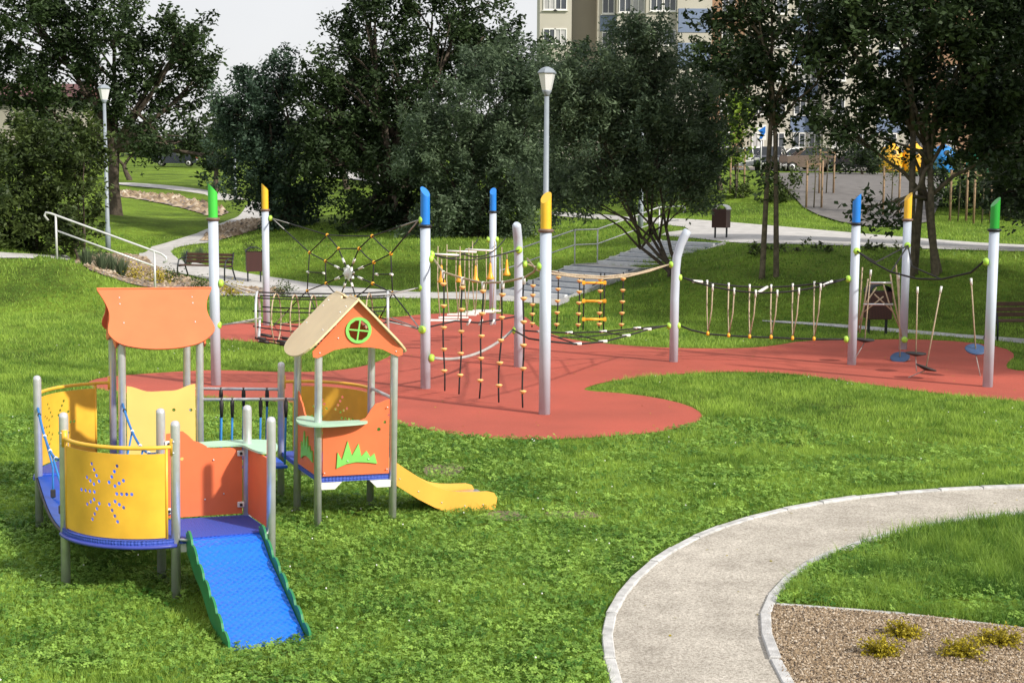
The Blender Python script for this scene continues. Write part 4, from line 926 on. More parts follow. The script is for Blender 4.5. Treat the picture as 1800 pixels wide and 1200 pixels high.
T = thing('rope_ladder', W(1548,540,PB['Y3'].y-.6), 'slanted rope ladder with two silver rungs before the dark bin', 'rope ladder'); D0 = PB['Y3'].y-.6
w_ = lambda x, y, dd=0: W(x, y, D0+dd)
rt(T, 'side_rope', [w_(1526,490), w_(1520,530), w_(1511,585)], 'tan_rope', .016); rt(T, 'side_rope', [w_(1565,482), w_(1571,520), w_(1585,592)], 'tan_rope', .016)
rt(T, 'side_rope', [w_(1516,470,-.4), w_(1512,530,-.3), w_(1508,580)], 'tan_rope', .014); rt(T, 'side_rope', [w_(1575,462,.3), w_(1580,530,.3), w_(1582,600,.2)], 'tan_rope', .014)
rt(T, 'cross_rope', [w_(1541,505), w_(1520,535), w_(1510,570)], 'tan_rope', .014); rt(T, 'cross_rope', [w_(1553,500), w_(1562,530), w_(1583,580)], 'tan_rope', .014); rt(T, 'cross_rope', [w_(1519,548), w_(1553,521)], 'tan_rope', .014); rt(T, 'cross_rope', [w_(1537,517), w_(1570,548)], 'tan_rope', .014)
for y, xa, xb in ((497,1528,1568),(535,1518,1570)): mb = MB(); mb.tube([w_(xa,y), w_(xb,y)], .022, 8); mb.build('rung', M['steel'], T)
# ------------------------------------------------------------------ stairs, rails, benches, bins, lamps
SB = Vector((.6,40.9)); SD = Vector((.712,.702)).normalized(); SP = Vector((SD.y,-SD.x)); SWD = 1.25
ST = thing('stairs', (SB.x, SB.y, .05), 'wide grey garden stairs with a landing climbing the bank', 'stairs'); LEV = []
def srise(L): return .05+ (min(L,3.1)/3.1*.72) + (max(0,min(L-4.1,3.2))/3.2*.66 if L > 4.1 else 0)
mbd, mbl = MB(), MB(); L = 0; z = .05
def blk(mb, L0, L1, z1, inset=0):
    a = SB+SD*L0; b = SB+SD*L1; w_ = SWD-inset; vs = []
    for zz in (z1-.45, z1):
        for p, s in ((a,-1),(a,1),(b,1),(b,-1)): q = p+SP*s*w_; vs.append((q.x, q.y, zz))
    mb.add(vs, [(3,2,1,0),(4,5,6,7),(0,1,5,4),(1,2,6,5),(2,3,7,6),(3,0,4,7)])
steps = []
for i in range(6): steps.append((L, L+.52, z+.12)); L += .52; z += .12
land = (L, L+1.05, z); L += 1.05
for i in range(6): steps.append((L, L+.52, z+.11)); L += .52; z += .11
for i, (a, b, zz) in enumerate(steps):
    mb = MB(); blk(mb, a+.115, b+.1, zz-.004); s_ = mb.build('step', M['step_dark'], ST); OFF[s_.name] = OFF[ST.name]
    mb = MB(); blk(mb, a, a+.12, zz); mb.build('step_edge', M['step_edge'], s_)
mb = MB(); blk(mb, land[0]+.1, land[1], land[2]-.002); mb.build('landing', M['concrete'], ST)
TOPL = L; TOPZ = z
for s in (-1, 1):
    mb = MB(); P = [SB+SP*s*(SWD+.05)+SD*q for q in (-.1, land[0], land[1], TOPL)]; zz = [.08, land[2]+.03, land[2]+.03, TOPZ+.03]
    for (p, a), (q, b) in zip(list(zip(P, zz))[:-1], list(zip(P, zz))[1:]):
        vs = []; o = SP*.05
        for v, h in ((p,a),(q,b)):
            for k, e in ((-1,-.5),(1,-.5),(1,0),(-1,0)): vs.append((v.x+o.x*k, v.y+o.y*k, h+e))
        mb.add(vs, [(0,1,5,4),(1,2,6,5),(2,3,7,6),(3,0,4,7),(3,2,1,0),(4,5,6,7)])
    mb.build('stringer', M['kerb'], ST)
def handrail(pts, label, posts, h=1.08, low=.62, r=.026, ext=True):
    """pts: points on the ground along the rail"""
    T = thing('handrail', pts[0], label, 'handrail'); P = [Vector(p)+Vector((0,0,h)) for p in pts]; Q = [Vector(p)+Vector((0,0,low)) for p in pts]
    if ext:
        d0 = (P[0]-P[1]).normalized(); d1 = (P[-1]-P[-2]).normalized()
        P = [P[0]+d0*.22+Vector((0,0,-.22)), P[0]+d0*.33+Vector((0,0,-.12)), P[0]+d0*.28+Vector((0,0,-.02)), P[0]+d0*.14+Vector((0,0,.0))]+P+[P[-1]+d1*.2, P[-1]+d1*.34+Vector((0,0,-.05)), P[-1]+d1*.36+Vector((0,0,-.15)), P[-1]+d1*.25+Vector((0,0,-.22))]
    mb = MB(); mb.tube(P, r, 10); mb.build('top_rail', M['rail'], T); mb = MB(); mb.tube(Q, r*.85, 10); mb.build('mid_rail', M['rail'], T)
    for i in posts: p = Vector(pts[i]); mb = MB(); mb.tube([p-Vector((0,0,.2)), p+Vector((0,0,h))], r, 10); mb.build('post', M['rail'], T)
e = lambda L, z: Vector((*(SB-SP*(SWD+.12)+SD*L), z))
handrail([e(0,.1), e(land[0]+.1,land[2]), e(land[1]+.1,land[2]), e(TOPL,TOPZ), e(TOPL+1,TOPZ+.02)], 'long pale handrail climbing beside the wide garden stairs', (0,1,2,3), r=.022)
a = W(100,447,39.5); b = W(273,513,39.5); a.z = tz(a.x, a.y); b.z = tz(b.x, b.y)
handrail([a, b], 'white two tube handrail sloping down from the left mound', (0,1), h=1.2, low=.78, r=.03)
def lamp(px, topy, Y, hgt, label, base=None):
    p = W(px, 315, Y); z = tz(p.x, Y); zt = CAM_H-(topy-(315+ROLL*(px-900)))*Y/2500; T = thing('street_lamp', (p.x, Y, z), label, 'street lamp', 'tall grey park lamps'); H = zt-z
    b = Vector((p.x, Y, z)); mb = MB(); mb.lathe([(.11,-.1),(.11,.9),(.085,1.0),(.062,H-.7)], b, 14); mb.build('pole', M['lamp_pole'], T)
    mb = MB(); mb.lathe([(.07,H-.75),(.08,H-.70),(.12,H-.64),(.12,H-.60)], b, 14); mb.build('lamp_holder', M['lamp_pole'], T)
    mb = MB(); mb.lathe([(.13,H-.60),(.225,H-.18)], b, 6, smooth=False); mb.build('lamp_glass', M['glass'], T)
    mb = MB(); mb.lathe([(.25,H-.18),(.26,H-.15),(.17,H-.05),(.05,H)], b, 6, smooth=False); mb.build('lamp_roof', M['lamp_pole'], T)
lamp(187,152,58,6.5,'street lamp standing at the left before the big dark tree'); lamp(960,122,37.5,6.5,'street lamp rising behind the nearest yellow capped pole')
lamp(413,186,90,6.5,'far street lamp by the bend of the winding path'); lamp(1127,128,55,6.5,'street lamp half hidden in the willowy tree by the stairs')
def bin_(px, py, Y, label, rz=0, s=1, lid='rail'):
    p = W(px, py, Y); p.z = tz(p.x, Y); T = thing('litter_bin', p, label, 'litter bin', 'dark red slatted litter bins'); mt_ = Matrix.Rotation(rz, 3, 'Z'); u = mt_@Vector((1,0,0)); v = mt_@Vector((0,1,0))
    mb = MB(); mb.box(p+Vector((0,0,.66*s)), (.50*s,.42*s,.62*s), u, v, bev=.01); mb.build('body', M['binslat'], T)
    mb = MB(); n = 9; vs = []
    for i in range(n+1):
        a = math.pi*i/n; 
        for sv in (-1,1):
            for rr_ in (1,.93): vs.append(p+u*(-math.cos(a)*.27*s*rr_)+v*(.23*s*sv)+Vector((0,0,(.95+math.sin(a)*.17*rr_)*s)))
    fs = []
    for i in range(n):
        o = i*4; fs += [(o,o+4,o+6,o+2),(o+1,o+3,o+7,o+5),(o,o+1,o+5,o+4),(o+2,o+6,o+7,o+3)]
    mb.add(vs, fs, True); mb.build('lid', M[lid], T)
    for q in (-1, 1): mb = MB(); mb.box(p+u*q*.2*s+Vector((0,0,.2*s)), (.045*s,.06*s,.5*s), u, v); mb.build('leg', M['iron'], T)
bin_(447,492,45,'dark red litter bin beside the bench on the left path', .25, 1.0, 'iron'); bin_(1267,416,47.3,'litter bin with shiny rounded lid on the upper path',-.5,1.0)
bin_(1542,578,31.6,'dark litter bin behind the slanted rope ladder', .1, 1.0, 'iron')
def bench(px, py, Y, rz, label, L=1.75):
    p = W(px, py, Y); p.z = tz(p.x, Y); T = thing('park_bench', p, label, 'bench', 'dark slatted park benches'); u = Vector((math.cos(rz), math.sin(rz), 0)); f = Vector((u.y, -u.x, 0))
    mb = MB()
    for k in range(4): mb.box(p+f*(-.02+.11*k)+Vector((0,0,.45)), (L,.09,.03), u, f, bev=.005)
    mb.build('seat', M['wood'], T); mb = MB()
    for k in range(3): mb.box(p+f*(-.10-.03*k)+Vector((0,0,.56+.11*k)), (L,.03,.09), u, f, bev=.005)
    mb.build('backrest', M['wood'], T)
    for s in (-1, 1):
        c = p+u*s*(L/2-.02); mb = MB(); mb.tube([c+f*.40, c+f*.38+Vector((0,0,.42)), c+f*.30+Vector((0,0,.62)), c+f*.1+Vector((0,0,.68)), c-f*.12+Vector((0,0,.66))], .024, 8); mb.build('armrest', M['iron'], T)
        mb = MB(); mb.tube([c-f*.26, c-f*.05+Vector((0,0,.42)), c-f*.16+Vector((0,0,.86))], .024, 8); mb.tube([c-f*.05+Vector((0,0,.42)), c+f*.38+Vector((0,0,.42))], .02, 8); mb.build('side_frame', M['iron'], T)
bench(365,484,45,-.35,'dark slatted bench beside the left winding path'); bench(1800,597,30.5,.1,'bench cut by the right edge of the photo',1.6)
# ------------------------------------------------------------------ building, cars, containers, sign
BG = thing('apartment_block', (20,122,4.4), 'tall beige apartment block with blue grey and terracotta panels behind the trees', 'apartment block')
def pxX(px, Y): return (px-900)/2500*Y
segs = [(945,1000,118,'wallbeige'),(1000,1045,123,'wallbrown'),(1045,1078,120.5,'wallbeige'),(1078,1128,119.5,'wallbeige'),(1128,1182,118.5,'wallbeige'),(1182,1242,118,'wallbeige'),(1242,1300,119,'wallorange'),(1300,1440,120,'wallbeige'),(1440,1490,119,'wallbeige'),(1490,1620,120,'wallbeige'),(1620,1700,119,'wallorange'),(1700,1900,120,'wallbeige')]
for a, b, Y, m in segs:
    x0, x1 = pxX(a, Y), pxX(b, Y); mb = MB(); mb.box(((x0+x1)/2, Y+7, 19), (x1-x0+.02*(Y-118), 14, 32+.03*(Y-118))); mb.build('wall', M[m], BG)
rows = [6.1+2.74*k for k in range(10)]; cols = [(962,118),(981,118),(1063,120.5),(1092,119.5),(1115,119.5),(1146,118.5),(1169,118.5),(1270,119),(1326,120),(1362,120),(1398,120),(1425,120),(1465,119),(1508,120),(1557,120),(1600,120),(1660,119),(1735,120),(1790,120),(1850,120)]
upf, upg = MB(), MB()
for ci, (px, Y) in enumerate(cols):
    x = pxX(px, Y)
    for k, z in enumerate(rows):
        wd, h = .95, 1.28; f = MB() if k < 5 else upf; g_ = MB() if k < 5 else upg
        for dx, dz, sx, sz in ((-wd/2,0,.07,h),(wd/2,0,.07,h),(0,0,.05,h-.18),(0,h/2-.045,wd-.09,.09),(0,-h/2+.045,wd-.09,.09)): f.box((x+dx, Y-.03, z+h/2+dz), (sx,.10,sz))
        f.box((x, Y-.08, z-.05), (wd+.25,.2,.05)); g_.box((x, Y-.005, z+h/2), (wd-.02,.03,h-.02))
        if k < 5:
            fo = f.build('window', M['white'], BG); OFF[fo.name] = OFF[BG.name]; g_.build('pane', M['darkglass' if (ci*7+k*3) % 4 else 'curtain'], fo)
o = upf.build('upper_windows', M['white'], BG); tag(o, kind='stuff'); o = upg.build('upper_panes', M['darkglass'], BG); tag(o, kind='stuff')
for px, wpx, Y in ((1063,28,120.5),(1557,50,120),(1405,46,120),(1212,56,118)):
    for k in range(9):
        if px == 1212 and k < 3: continue
        z = rows[k]-1.55; x = pxX(px, Y); mb = MB(); mb.box((x, Y-.012, z+.78), (wpx/2500*Y, .06, 1.3 if px != 1212 else 1.9)); mb.build('wall_panel', M['wallblue'], BG)
M['carwhite'] = mat('white car paint', (.70,.71,.72), .25, coat=1); M['cardark'] = mat('dark blue car paint', (.012,.016,.03), .2, coat=1); M['carbronze'] = mat('bronze car paint', (.16,.11,.085), .25, .4, coat=1); M['carglass'] = mat('car window', (.02,.025,.03), .05); M['carlight'] = mat('car lamp', (.6,.6,.62), .15); M['cartail'] = mat('red tail lamp', (.4,.02,.02), .3)
def car(px, Y, rz, m, label, s=1.0, tall=1.0, zadd=0):
    x = pxX(px, Y); z = tz(x, Y)+.06; p = Vector((x, Y, z)); T = thing('parked_car', p, label, 'car', 'cars parked before the flats'); u = Vector((math.cos(rz), math.sin(rz), 0)); v = Vector((-u.y, u.x, 0))
    side_ = [(-2.05,.35),(-2.1,.55),(-2.05,.85),(-1.85,.95),(-1.05,1.0),(.9,1.02),(1.5,.98),(1.98,.85),(2.08,.6),(2.05,.32),(1.68,.28),(1.6,.5),(1.3,.62),(1.0,.5),(.92,.28),(-.95,.28),(-1.03,.5),(-1.33,.62),(-1.63,.5),(-1.7,.28)]
    side_ = [(a*s, b*s*tall) for a, b in side_]
    mb = MB(); plate(mb, side_, lambda a, t, n: p+u*a+v*n+Vector((0,0,t)), 1.68*s); mb.build('body', M[m], T)
    cab = [(-1.0,1.0),(-.85,1.02),(-.3,1.46),(.2,1.5),(1.1,1.47),(1.75,1.0)]; cab = [(a*s, b*s*tall) for a, b in cab]; vs = []
    for sv, ww in ((-1,1),(1,1)):
        for a, t in cab: tp = (t/s/tall-1.0)/.5; vs.append(p+u*a+v*sv*(.80-.14*tp)*s+Vector((0,0,t)))
    n = 6; fs = [tuple(range(n)), tuple(reversed(range(n,2*n)))]+[(i, n+i, n+(i+1)%n, (i+1)%n) for i in range(n)]
    mb = MB(); mb.add(vs, [tuple(reversed(f)) for f in fs]); mb.build('cabin_glass', M['carglass'], T)
    mb = MB(); vs = [p+u*a*s+v*b*s+Vector((0,0,t*s*tall)) for a, b, t in ((-.28,-.66,1.47),(1.08,-.66,1.49),(1.08,.66,1.49),(-.28,.66,1.47),(-.2,-.6,1.53),(1.0,-.6,1.54),(1.0,.6,1.54),(-.2,.6,1.53))]
    mb.add(vs, [(3,2,1,0),(4,5,6,7),(0,1,5,4),(1,2,6,5),(2,3,7,6),(3,0,4,7)]); 
    for a0, a1 in (((-.98,1.02),(-.28,1.49)),((.32,1.0),(.30,1.5)),((1.72,1.02),(1.08,1.49))):
        for sv in (-1, 1): mb.tube([p+u*a0[0]*s+v*sv*.80*s+Vector((0,0,a0[1]*s*tall)), p+u*a1[0]*s+v*sv*.665*s+Vector((0,0,a1[1]*s*tall))], .04, 6)
    mb.build('roof', M[m], T)
    for a in (-1.33, 1.3):
        for sv in (-1, 1):
            c = p+u*a*s+v*sv*.74*s+Vector((0,0,.31*s)); mb = MB(); mb.lathe([(.26*s,-.1),(.31*s,-.08),(.31*s,.08),(.26*s,.1)], c, 20, v*sv); wh = mb.build('wheel', M['tyre'], T); OFF[wh.name] = OFF[T.name]
            mb = MB(); mb.lathe([(.2*s,.09),(.2*s,.105),(.06*s,.095)], c, 12, v*sv); mb.build('rim', M['rail'], wh)
    for sv in (-1, 1):
        mb = MB(); mb.box(p-u*2.06*s+v*sv*.62*s+Vector((0,0,.72*s*tall)), (.10,.32,.16), u, v, bev=.02); mb.build('headlight', M['carlight'], T)
        mb = MB(); mb.box(p+u*2.02*s+v*sv*.66*s+Vector((0,0,.78*s*tall)), (.10,.26,.18), u, v, bev=.02); mb.build('tail_light', M['cartail'], T)
    mb = MB(); mb.box(p-u*2.11*s+Vector((0,0,.45*s)), (.03,.5,.11), u, v); mb.build('number_plate', M['white'], T)
car(1304,97,.15,'carwhite','white car mostly hidden behind the yellow green young tree'); car(1350,94,1.25,'cardark','dark car nose on beside the blue and white sign', .98, 1.05)
car(1415,97,.08,'carbronze','bronze car seen from its side between two thin trunks', 1.0, 1.08); car(1500,97,.1,'cardark','dark blue car left of the yellow containers'); car(312,140,.1,'cardark','far dark car under the hanging branches on the left'); car(1386,104,.1,'carwhite','white car behind the bronze car')
def igloo(px, Y, m, label, h=1.75, r=.78):
    x = pxX(px, Y); z = tz(x, Y)+.05; T = thing('recycling_container', (x,Y,z), label, 'recycling container', 'bell shaped recycling containers'); b = Vector((x,Y,z))
    mb = MB(); mb.lathe([(r*.95,0),(r,.15),(r,.9),(r*.93,1.2),(r*.75,1.48),(r*.45,1.66),(.1,h)], b, 20); mb.build('body', M[m], T)
    mb = MB(); mb.lathe([(r*1.02,.88),(r*1.03,.92),(r*1.02,.96)], b, 20); mb.build('band', M[m], T); mb = MB(); mb.lathe([(.17,-.02),(.17,.05),(.14,.06)], b+Vector((0,-r*.86,1.22)), 14, Vector((0,-1,.35))); mb.build('slot', M['black'], T)
    mb = MB(); mb.tube([b+Vector((-.12,0,h-.02)), b+Vector((-.1,0,h+.14)), b+Vector((.1,0,h+.14)), b+Vector((.12,0,h-.02))], .025, 8); mb.build('lifting_ring', M['iron'], T)
M['cy'] = mat('yellow container shell', (.80,.42,.02), .45); M['cb'] = mat('blue container shell', (.02,.22,.62), .45); M['cg'] = mat('green container shell', (.02,.26,.16), .45)
igloo(1559,91,'cy','left one of the two yellow recycling containers',1.95,.74); igloo(1598,91,'cy','right one of the two yellow recycling containers',1.95,.74); igloo(1650,91,'cb','blue recycling container right of the yellow ones'); igloo(1712,91,'cg','green recycling container right of the blue one')
p = W(1337,300,80); p.z = tz(p.x, p.y); T = thing('parking_sign', p, 'white and blue sign board on a post above the cars', 'sign'); M['signblue'] = mat('sign blue', (.01,.15,.55), .4)
zt = CAM_H+(317-221)*80/2500; mb = MB(); mb.tube([p, Vector((p.x,p.y,zt))], .04, 8); mb.build('post', M['rail'], T); mb = MB(); mb.box((p.x,p.y-.06,zt-.42), (.50,.03,.84)); sb_ = mb.build('board', M['white'], T)
mb = MB(); plate(mb, [(-.2,.1),(.2,.35),(.2,.0),(.02,-.35),(-.14,-.35),(-.02,-.05)], lambda s, t, n: Vector((p.x+s, p.y-.085+n, zt-.42+t)), .012); OFF[sb_.name] = OFF[T.name]; mb.build('blue_mark', M['signblue'], sb_)
mb = MB(); mb.box((-45,128,8.2), (14,8,4.2)); T = thing('brown_house', (-45,128,5), 'low brown building behind the left trees', 'building'); mb.build('wall', M['wallbrown'], T)
mb = MB(); plate(mb, [(-5,10.2),(5,10.2),(0,11.6)], lambda s, t, n: Vector((-45+n, 128+s, t)), 15); mb.build('roof', M['redslat'], T)
# ------------------------------------------------------------------ trees and shrubs
def crown_clumps(c, rad, n, rng, shell=.35):
    d = rng.normal(size=(n,3)); d /= np.linalg.norm(d, axis=1)[:,None]; r = (shell+(1-shell)*rng.random(n)**.6)[:,None]
    return np.array(c)+d*r*np.array(rad)
def tree(name, px, Y, lobes, m, label, cat='tree', group=None, trunk=.16, stems=1, leaf=.2, layers=3.6, cr=.55, bark='bark', base=None, py=None, spread=.25, aspect=.5, ybase=None, seed=0, fork=.35, world=None, flatz=.55, dz=1.0, so=1.4, rise=.45):
    rng = np.random.default_rng(seed*77+int(px)); x = pxX(px, Y) if world is None else world[0]; Yb = Y if world is None else world[1]
    z = tz(x, Yb); T = thing(name, (x,Yb,z), label, cat, group); b = Vector((x,Yb,z)); sc_px = 2500/Y; AC = []; AL = []; AT = []; cen = []
    for lb in lobes:
        lx, ly, rx, ry = lb[:4]; off = lb[4] if len(lb) > 4 else 0
        if world is None: c = W(lx, ly, Y+off)
        else: c = Vector((x+lx, Yb+ly, z+off))
        RX, RZ = (rx/sc_px, ry/sc_px) if world is None else (rx, ry)
        RD = (RX+RZ)/2*dz; area = math.pi*RX*RZ; nc = max(4, int(area/(cr*cr*1.6)*layers*.5)); cl = crown_clumps(c, (RX,RD,RZ), nc, rng)
        nl = max(6, int(area*layers/(leaf*leaf*aspect)/nc)); crr = cr*rng.uniform(.6,1.35,nc)
        ax = (cl-np.array(c))/np.array([RX,RD,RZ]); ax /= np.linalg.norm(ax, axis=1)[:,None]+1e-6; ax = ax*.9+rng.normal(size=ax.shape)*.45+np.array([0,0,rise]); ax /= np.linalg.norm(ax, axis=1)[:,None]
        g1 = rng.random(nc*nl)*1.9-.75; P = np.repeat(cl, nl, 0)+np.repeat(ax*crr[:,None], nl, 0)*g1[:,None]+rng.normal(size=(nc*nl,3))*(np.repeat(crr, nl)*(.30-.12*g1))[:,None]
        t = np.repeat(np.clip(rng.normal(.42,.2,nc),0,1), nl)+rng.normal(0,.14,nc*nl); AC.append(P); AT.append(t); cen.append((c, cl, RX))
    P = np.concatenate(AC); t = np.clip(np.concatenate(AT),0,1); k = P[:,2] > tza(P[:,0], P[:,1])+.05; P, t = P[k], t[k]
    V, F = leaf_cards(P, leaf*1.5, leaf*1.5*aspect, rng); fastmesh('crown', V, F, M[m], np.repeat(t,4), T)
    if trunk:
        top_z = min(c[0].z for c in cen); per = [cen[i::stems] for i in range(stems)]
        for s in range(stems):
            a = 2*math.pi*s/stems+.7*seed; o = Vector((math.cos(a), .4*math.sin(a), 0))*trunk*(so if stems > 1 else 0); tb = b+o; grp = per[s] or cen[:1]; mc = sum((g_[0] for g_ in grp), Vector())/len(grp)
            H = max(.6, (mc.z-z)*fork) if stems == 1 else (mc.z-z)*fork
            f1 = Vector((tb.x*(1-spread)+mc.x*spread, tb.y*(1-spread)+mc.y*spread, z+H)); r0 = trunk/(stems**.4); mid = tb.lerp(f1,.5)+Vector((rng.normal()*.05, rng.normal()*.05, 0))
            mb = MB(); mb.tube([tb-Vector((0,0,.2)), tb+Vector((0,0,.1)), mid, f1], [r0*1.35, r0*1.1, r0*.9, r0*.75], 10)
            for c, cl, rx_ in grp:
                j = f1.lerp(c,.5)+Vector((rng.normal()*.2*rx_, rng.normal()*.2*rx_, .1*rx_)); mb.tube([f1-Vector((0,0,.05)), f1.lerp(j,.5)+Vector((0,0,.1)), j, c], [r0*.62, r0*.5, r0*.36, r0*.2], 8)
                for q in cl[rng.choice(len(cl), min(7, len(cl)), replace=False)]:
                    q = Vector(q); st = j.lerp(c, rng.random()); mb.tube([st, st.lerp(q,.5)+Vector((0,0,.08*rx_)), q], [r0*.22, r0*.14, r0*.05], 6)
            mb.build('trunk', M[bark], T)
    return T
G1 = 'big trees at the back of the lawn'
tree('maple_tree', 205, 70, [(60,50,110,75),(200,50,120,80),(290,110,85,60),(150,150,130,60),(250,205,90,55),(325,75,45,40,-1),(20,170,40,40),(300,255,80,28,-2),(345,150,35,45),(40,5,90,50),(90,215,70,40),(380,275,50,18,-3)], 'leaf_dark', 'huge dark maple filling the upper left corner', group=G1, trunk=.3, leaf=.19, layers=4.6, cr=.8, seed=1, fork=.5)
tree('leafy_shrub', 60, 47, [(40,300,75,80),(10,380,60,60),(60,250,60,50),(50,400,60,45)], 'leaf_bush', 'tall olive green shrub at the far left edge', 'shrub', 'tall shrubs left of the lamp', trunk=.08, stems=3, leaf=.13, layers=5, cr=.45, seed=2, fork=.3)
tree('leafy_shrub', 140, 46, [(130,290,60,75),(110,370,60,65),(150,240,35,40),(140,410,50,35)], 'leaf_bush', 'tall shrub just left of the left street lamp', 'shrub', 'tall shrubs left of the lamp', trunk=.08, stems=3, leaf=.13, layers=5, cr=.45, seed=3, fork=.3)
tree('leafy_shrub', -40, 44, [(-60,330,90,90),(-40,400,80,60)], 'leaf_bush', 'shrub reaching in from beyond the left edge', 'shrub', 'tall shrubs left of the lamp', trunk=.08, stems=3, leaf=.13, layers=4, cr=.45, seed=4, fork=.3)
tree('ash_tree', 495, 62, [(440,320,50,40),(520,365,50,45),(455,190,75,65),(495,270,70,80),(425,250,50,60),(490,130,45,30),(470,150,65,40),(515,340,55,55),(400,190,30,45),(505,390,45,30,-1)], 'leaf_blue', 'blue green tree left of the tallest dark tree', group=G1, trunk=.2, stems=2, leaf=.14, layers=5, cr=.65, seed=5)
tree('oak_tree', 705, 60, [(660,55,85,60),(760,40,90,50),(615,140,80,65),(720,160,110,95),(600,240,75,70),(700,300,90,80),(850,65,60,60),(655,375,70,35,-1),(560,180,45,65),(640,10,70,30),(820,15,60,25),(770,330,60,70),(560,270,50,60),(660,200,100,90,2),(680,400,90,30,-1),(830,130,80,80,2),(620,400,60,30)], 'leaf_dark', 'tallest dark oak in the middle of the background', group=G1, trunk=.3, stems=2, leaf=.155, layers=4.6, cr=.75, seed=6)
tree('willow_tree', 830, 54, [(860,190,95,95),(905,115,60,60),(790,265,80,75),(880,310,90,80),(790,370,70,45),(730,240,50,70),(930,240,50,110),(960,150,50,60),(860,390,80,40,1),(800,405,80,35),(900,380,60,50)], 'leaf_mid', 'loose grey green willow left of the middle lamp', group=G1, trunk=.16, stems=3, leaf=.13, layers=5, cr=.65, seed=7, aspect=.38)
tree('willow_tree', 1186, 40.5, [(1050,150,85,80),(1120,105,75,60),(1185,180,80,85),(1060,250,95,90),(1160,285,85,60),(1000,320,55,55,1),(1230,250,45,75),(1090,325,60,28),(1215,350,35,25),(1150,60,50,40),(1000,180,65,80),(1100,200,100,100,1),(1130,290,90,70,1),(960,330,40,50,2),(1010,345,50,30,2),(1215,320,45,40,-.5)], 'leaf_mid', 'spreading willowy tree with bare low branches beside the stairs', group=G1, trunk=.11, stems=5, leaf=.105, layers=4.6, cr=.5, bark='bark', seed=8, aspect=.38, fork=.28, spread=.5)
tree('linden_tree', 1262, 68, [(1262,170,60,85),(1270,100,50,50),(1250,270,50,50),(1225,330,40,40)], 'leaf_dark', 'dark tree before the flats right of the willowy tree', group=G1, trunk=.14, leaf=.19, layers=5, cr=.6, seed=9)
tree('hornbeam_tree', 1120, 75, [(1000,130,90,60),(1100,200,90,90),(960,220,70,90),(1180,260,70,70),(1040,330,100,50),(900,300,90,70)], 'leaf_dark', 'dark tree filling the gaps behind the willows', group=G1, trunk=.2, leaf=.22, layers=4.5, cr=.7, seed=31)
tree('young_tree', 1290, 64, [(1290,200,20,45),(1288,255,32,40),(1300,230,22,35)], 'leaf_bright', 'yellow green young tree glowing before the parked white car', 'young tree', trunk=.05, leaf=.16, layers=2.2, cr=.35, seed=10)
GM = 'slender maples on the right bank'
tree('maple_tree', 1352, 38.5, [(1330,55,100,60),(1400,120,85,55),(1300,140,55,45),(1430,30,100,45),(1380,190,50,35),(1320,215,30,22),(1310,10,70,30),(1450,180,50,40),(1460,90,50,60),(1350,-70,130,60),(1240,-70,90,50),(1380,-160,90,50),(1350,310,30,14,-1)], 'leaf_dark', 'slender twin stemmed maple on the right bank left of the blue capped pole', group=GM, trunk=.10, stems=2, leaf=.14, layers=3.4, cr=.5, bark='bark_pale', seed=0, fork=.7, spread=.25, so=1.9)
tree('maple_tree', 1625, 37, [(1600,55,140,70),(1700,130,120,100),(1560,150,80,60),(1770,240,50,110),(1500,90,70,55),(1650,215,60,45),(1540,240,45,30),(1480,215,40,40),(1720,30,120,60),(1560,10,110,40),(1570,380,40,14,-1),(1500,370,35,14,-1),(1700,260,60,40),(1620,-70,170,75),(1660,-190,130,70),(1600,200,60,50,1),(1760,60,90,80,1),(1480,20,70,60,1),(1720,190,90,60,1)], 'leaf_dark', 'many stemmed dark maple behind the yellow capped right pole', group=GM, trunk=.17, stems=4, leaf=.14, layers=4.4, cr=.5, bark='bark_pale', seed=12, fork=.6, spread=.35, so=2.6)
tree('maple_tree', 1830, 42, [(1800,150,70,90),(1780,300,60,80),(1830,240,80,120),(1820,60,110,90),(1850,-80,120,80),(1740,200,50,60),(1790,340,60,60)], 'leaf_dark', 'dark maple at the right edge of the photo', group=GM, trunk=.2, leaf=.15, layers=4.5, cr=.5, seed=13, fork=.5)
GD = 'dark bushes under the right maples'
for i, (px, py, rx, ry, Y) in enumerate(((1690,340,75,62,60),(1775,345,75,70,57),(1600,320,50,28,80),(1510,275,45,30,82))):
    tree('round_bush', px, Y, [(px,py,rx,ry),(px+rx*.5,py+8,rx*.6,ry*.7)], 'leaf_dark', ['dark bush behind the thin stakes right of the maple','dark bush behind the rightmost green capped pole','low dark bush under the yellow containers','dark bush in front of the parked dark blue car'][i], 'bush', GD, trunk=.05, stems=3, leaf=.16, layers=4, cr=.4, seed=20+i, fork=.3)
tree('round_bush', 1372, 62, [(1365,350,32,26),(1385,335,22,30),(1345,372,18,14)], 'leaf_bush', 'sunlit olive bush between the two thin maple trunks', 'bush', trunk=.05, stems=3, leaf=.13, layers=4, cr=.35, seed=25, fork=.3)
for i, (px, py, rx, ry, Y, lab) in enumerate(((1225,350,40,26,60,'bush behind the litter bin with the shiny lid'),(1160,335,50,26,62,'low reddish bush behind the upper path'),(1300,345,30,22,64,'small bush right of the upper litter bin'))):
    tree('round_bush', px, Y, [(px,py,rx,ry),(px-rx*.4,py+6,rx*.5,ry*.6)], 'leaf_bush', lab, 'bush', trunk=.05, stems=2, leaf=.12, layers=3.4, cr=.35, seed=26+i, fork=.3)
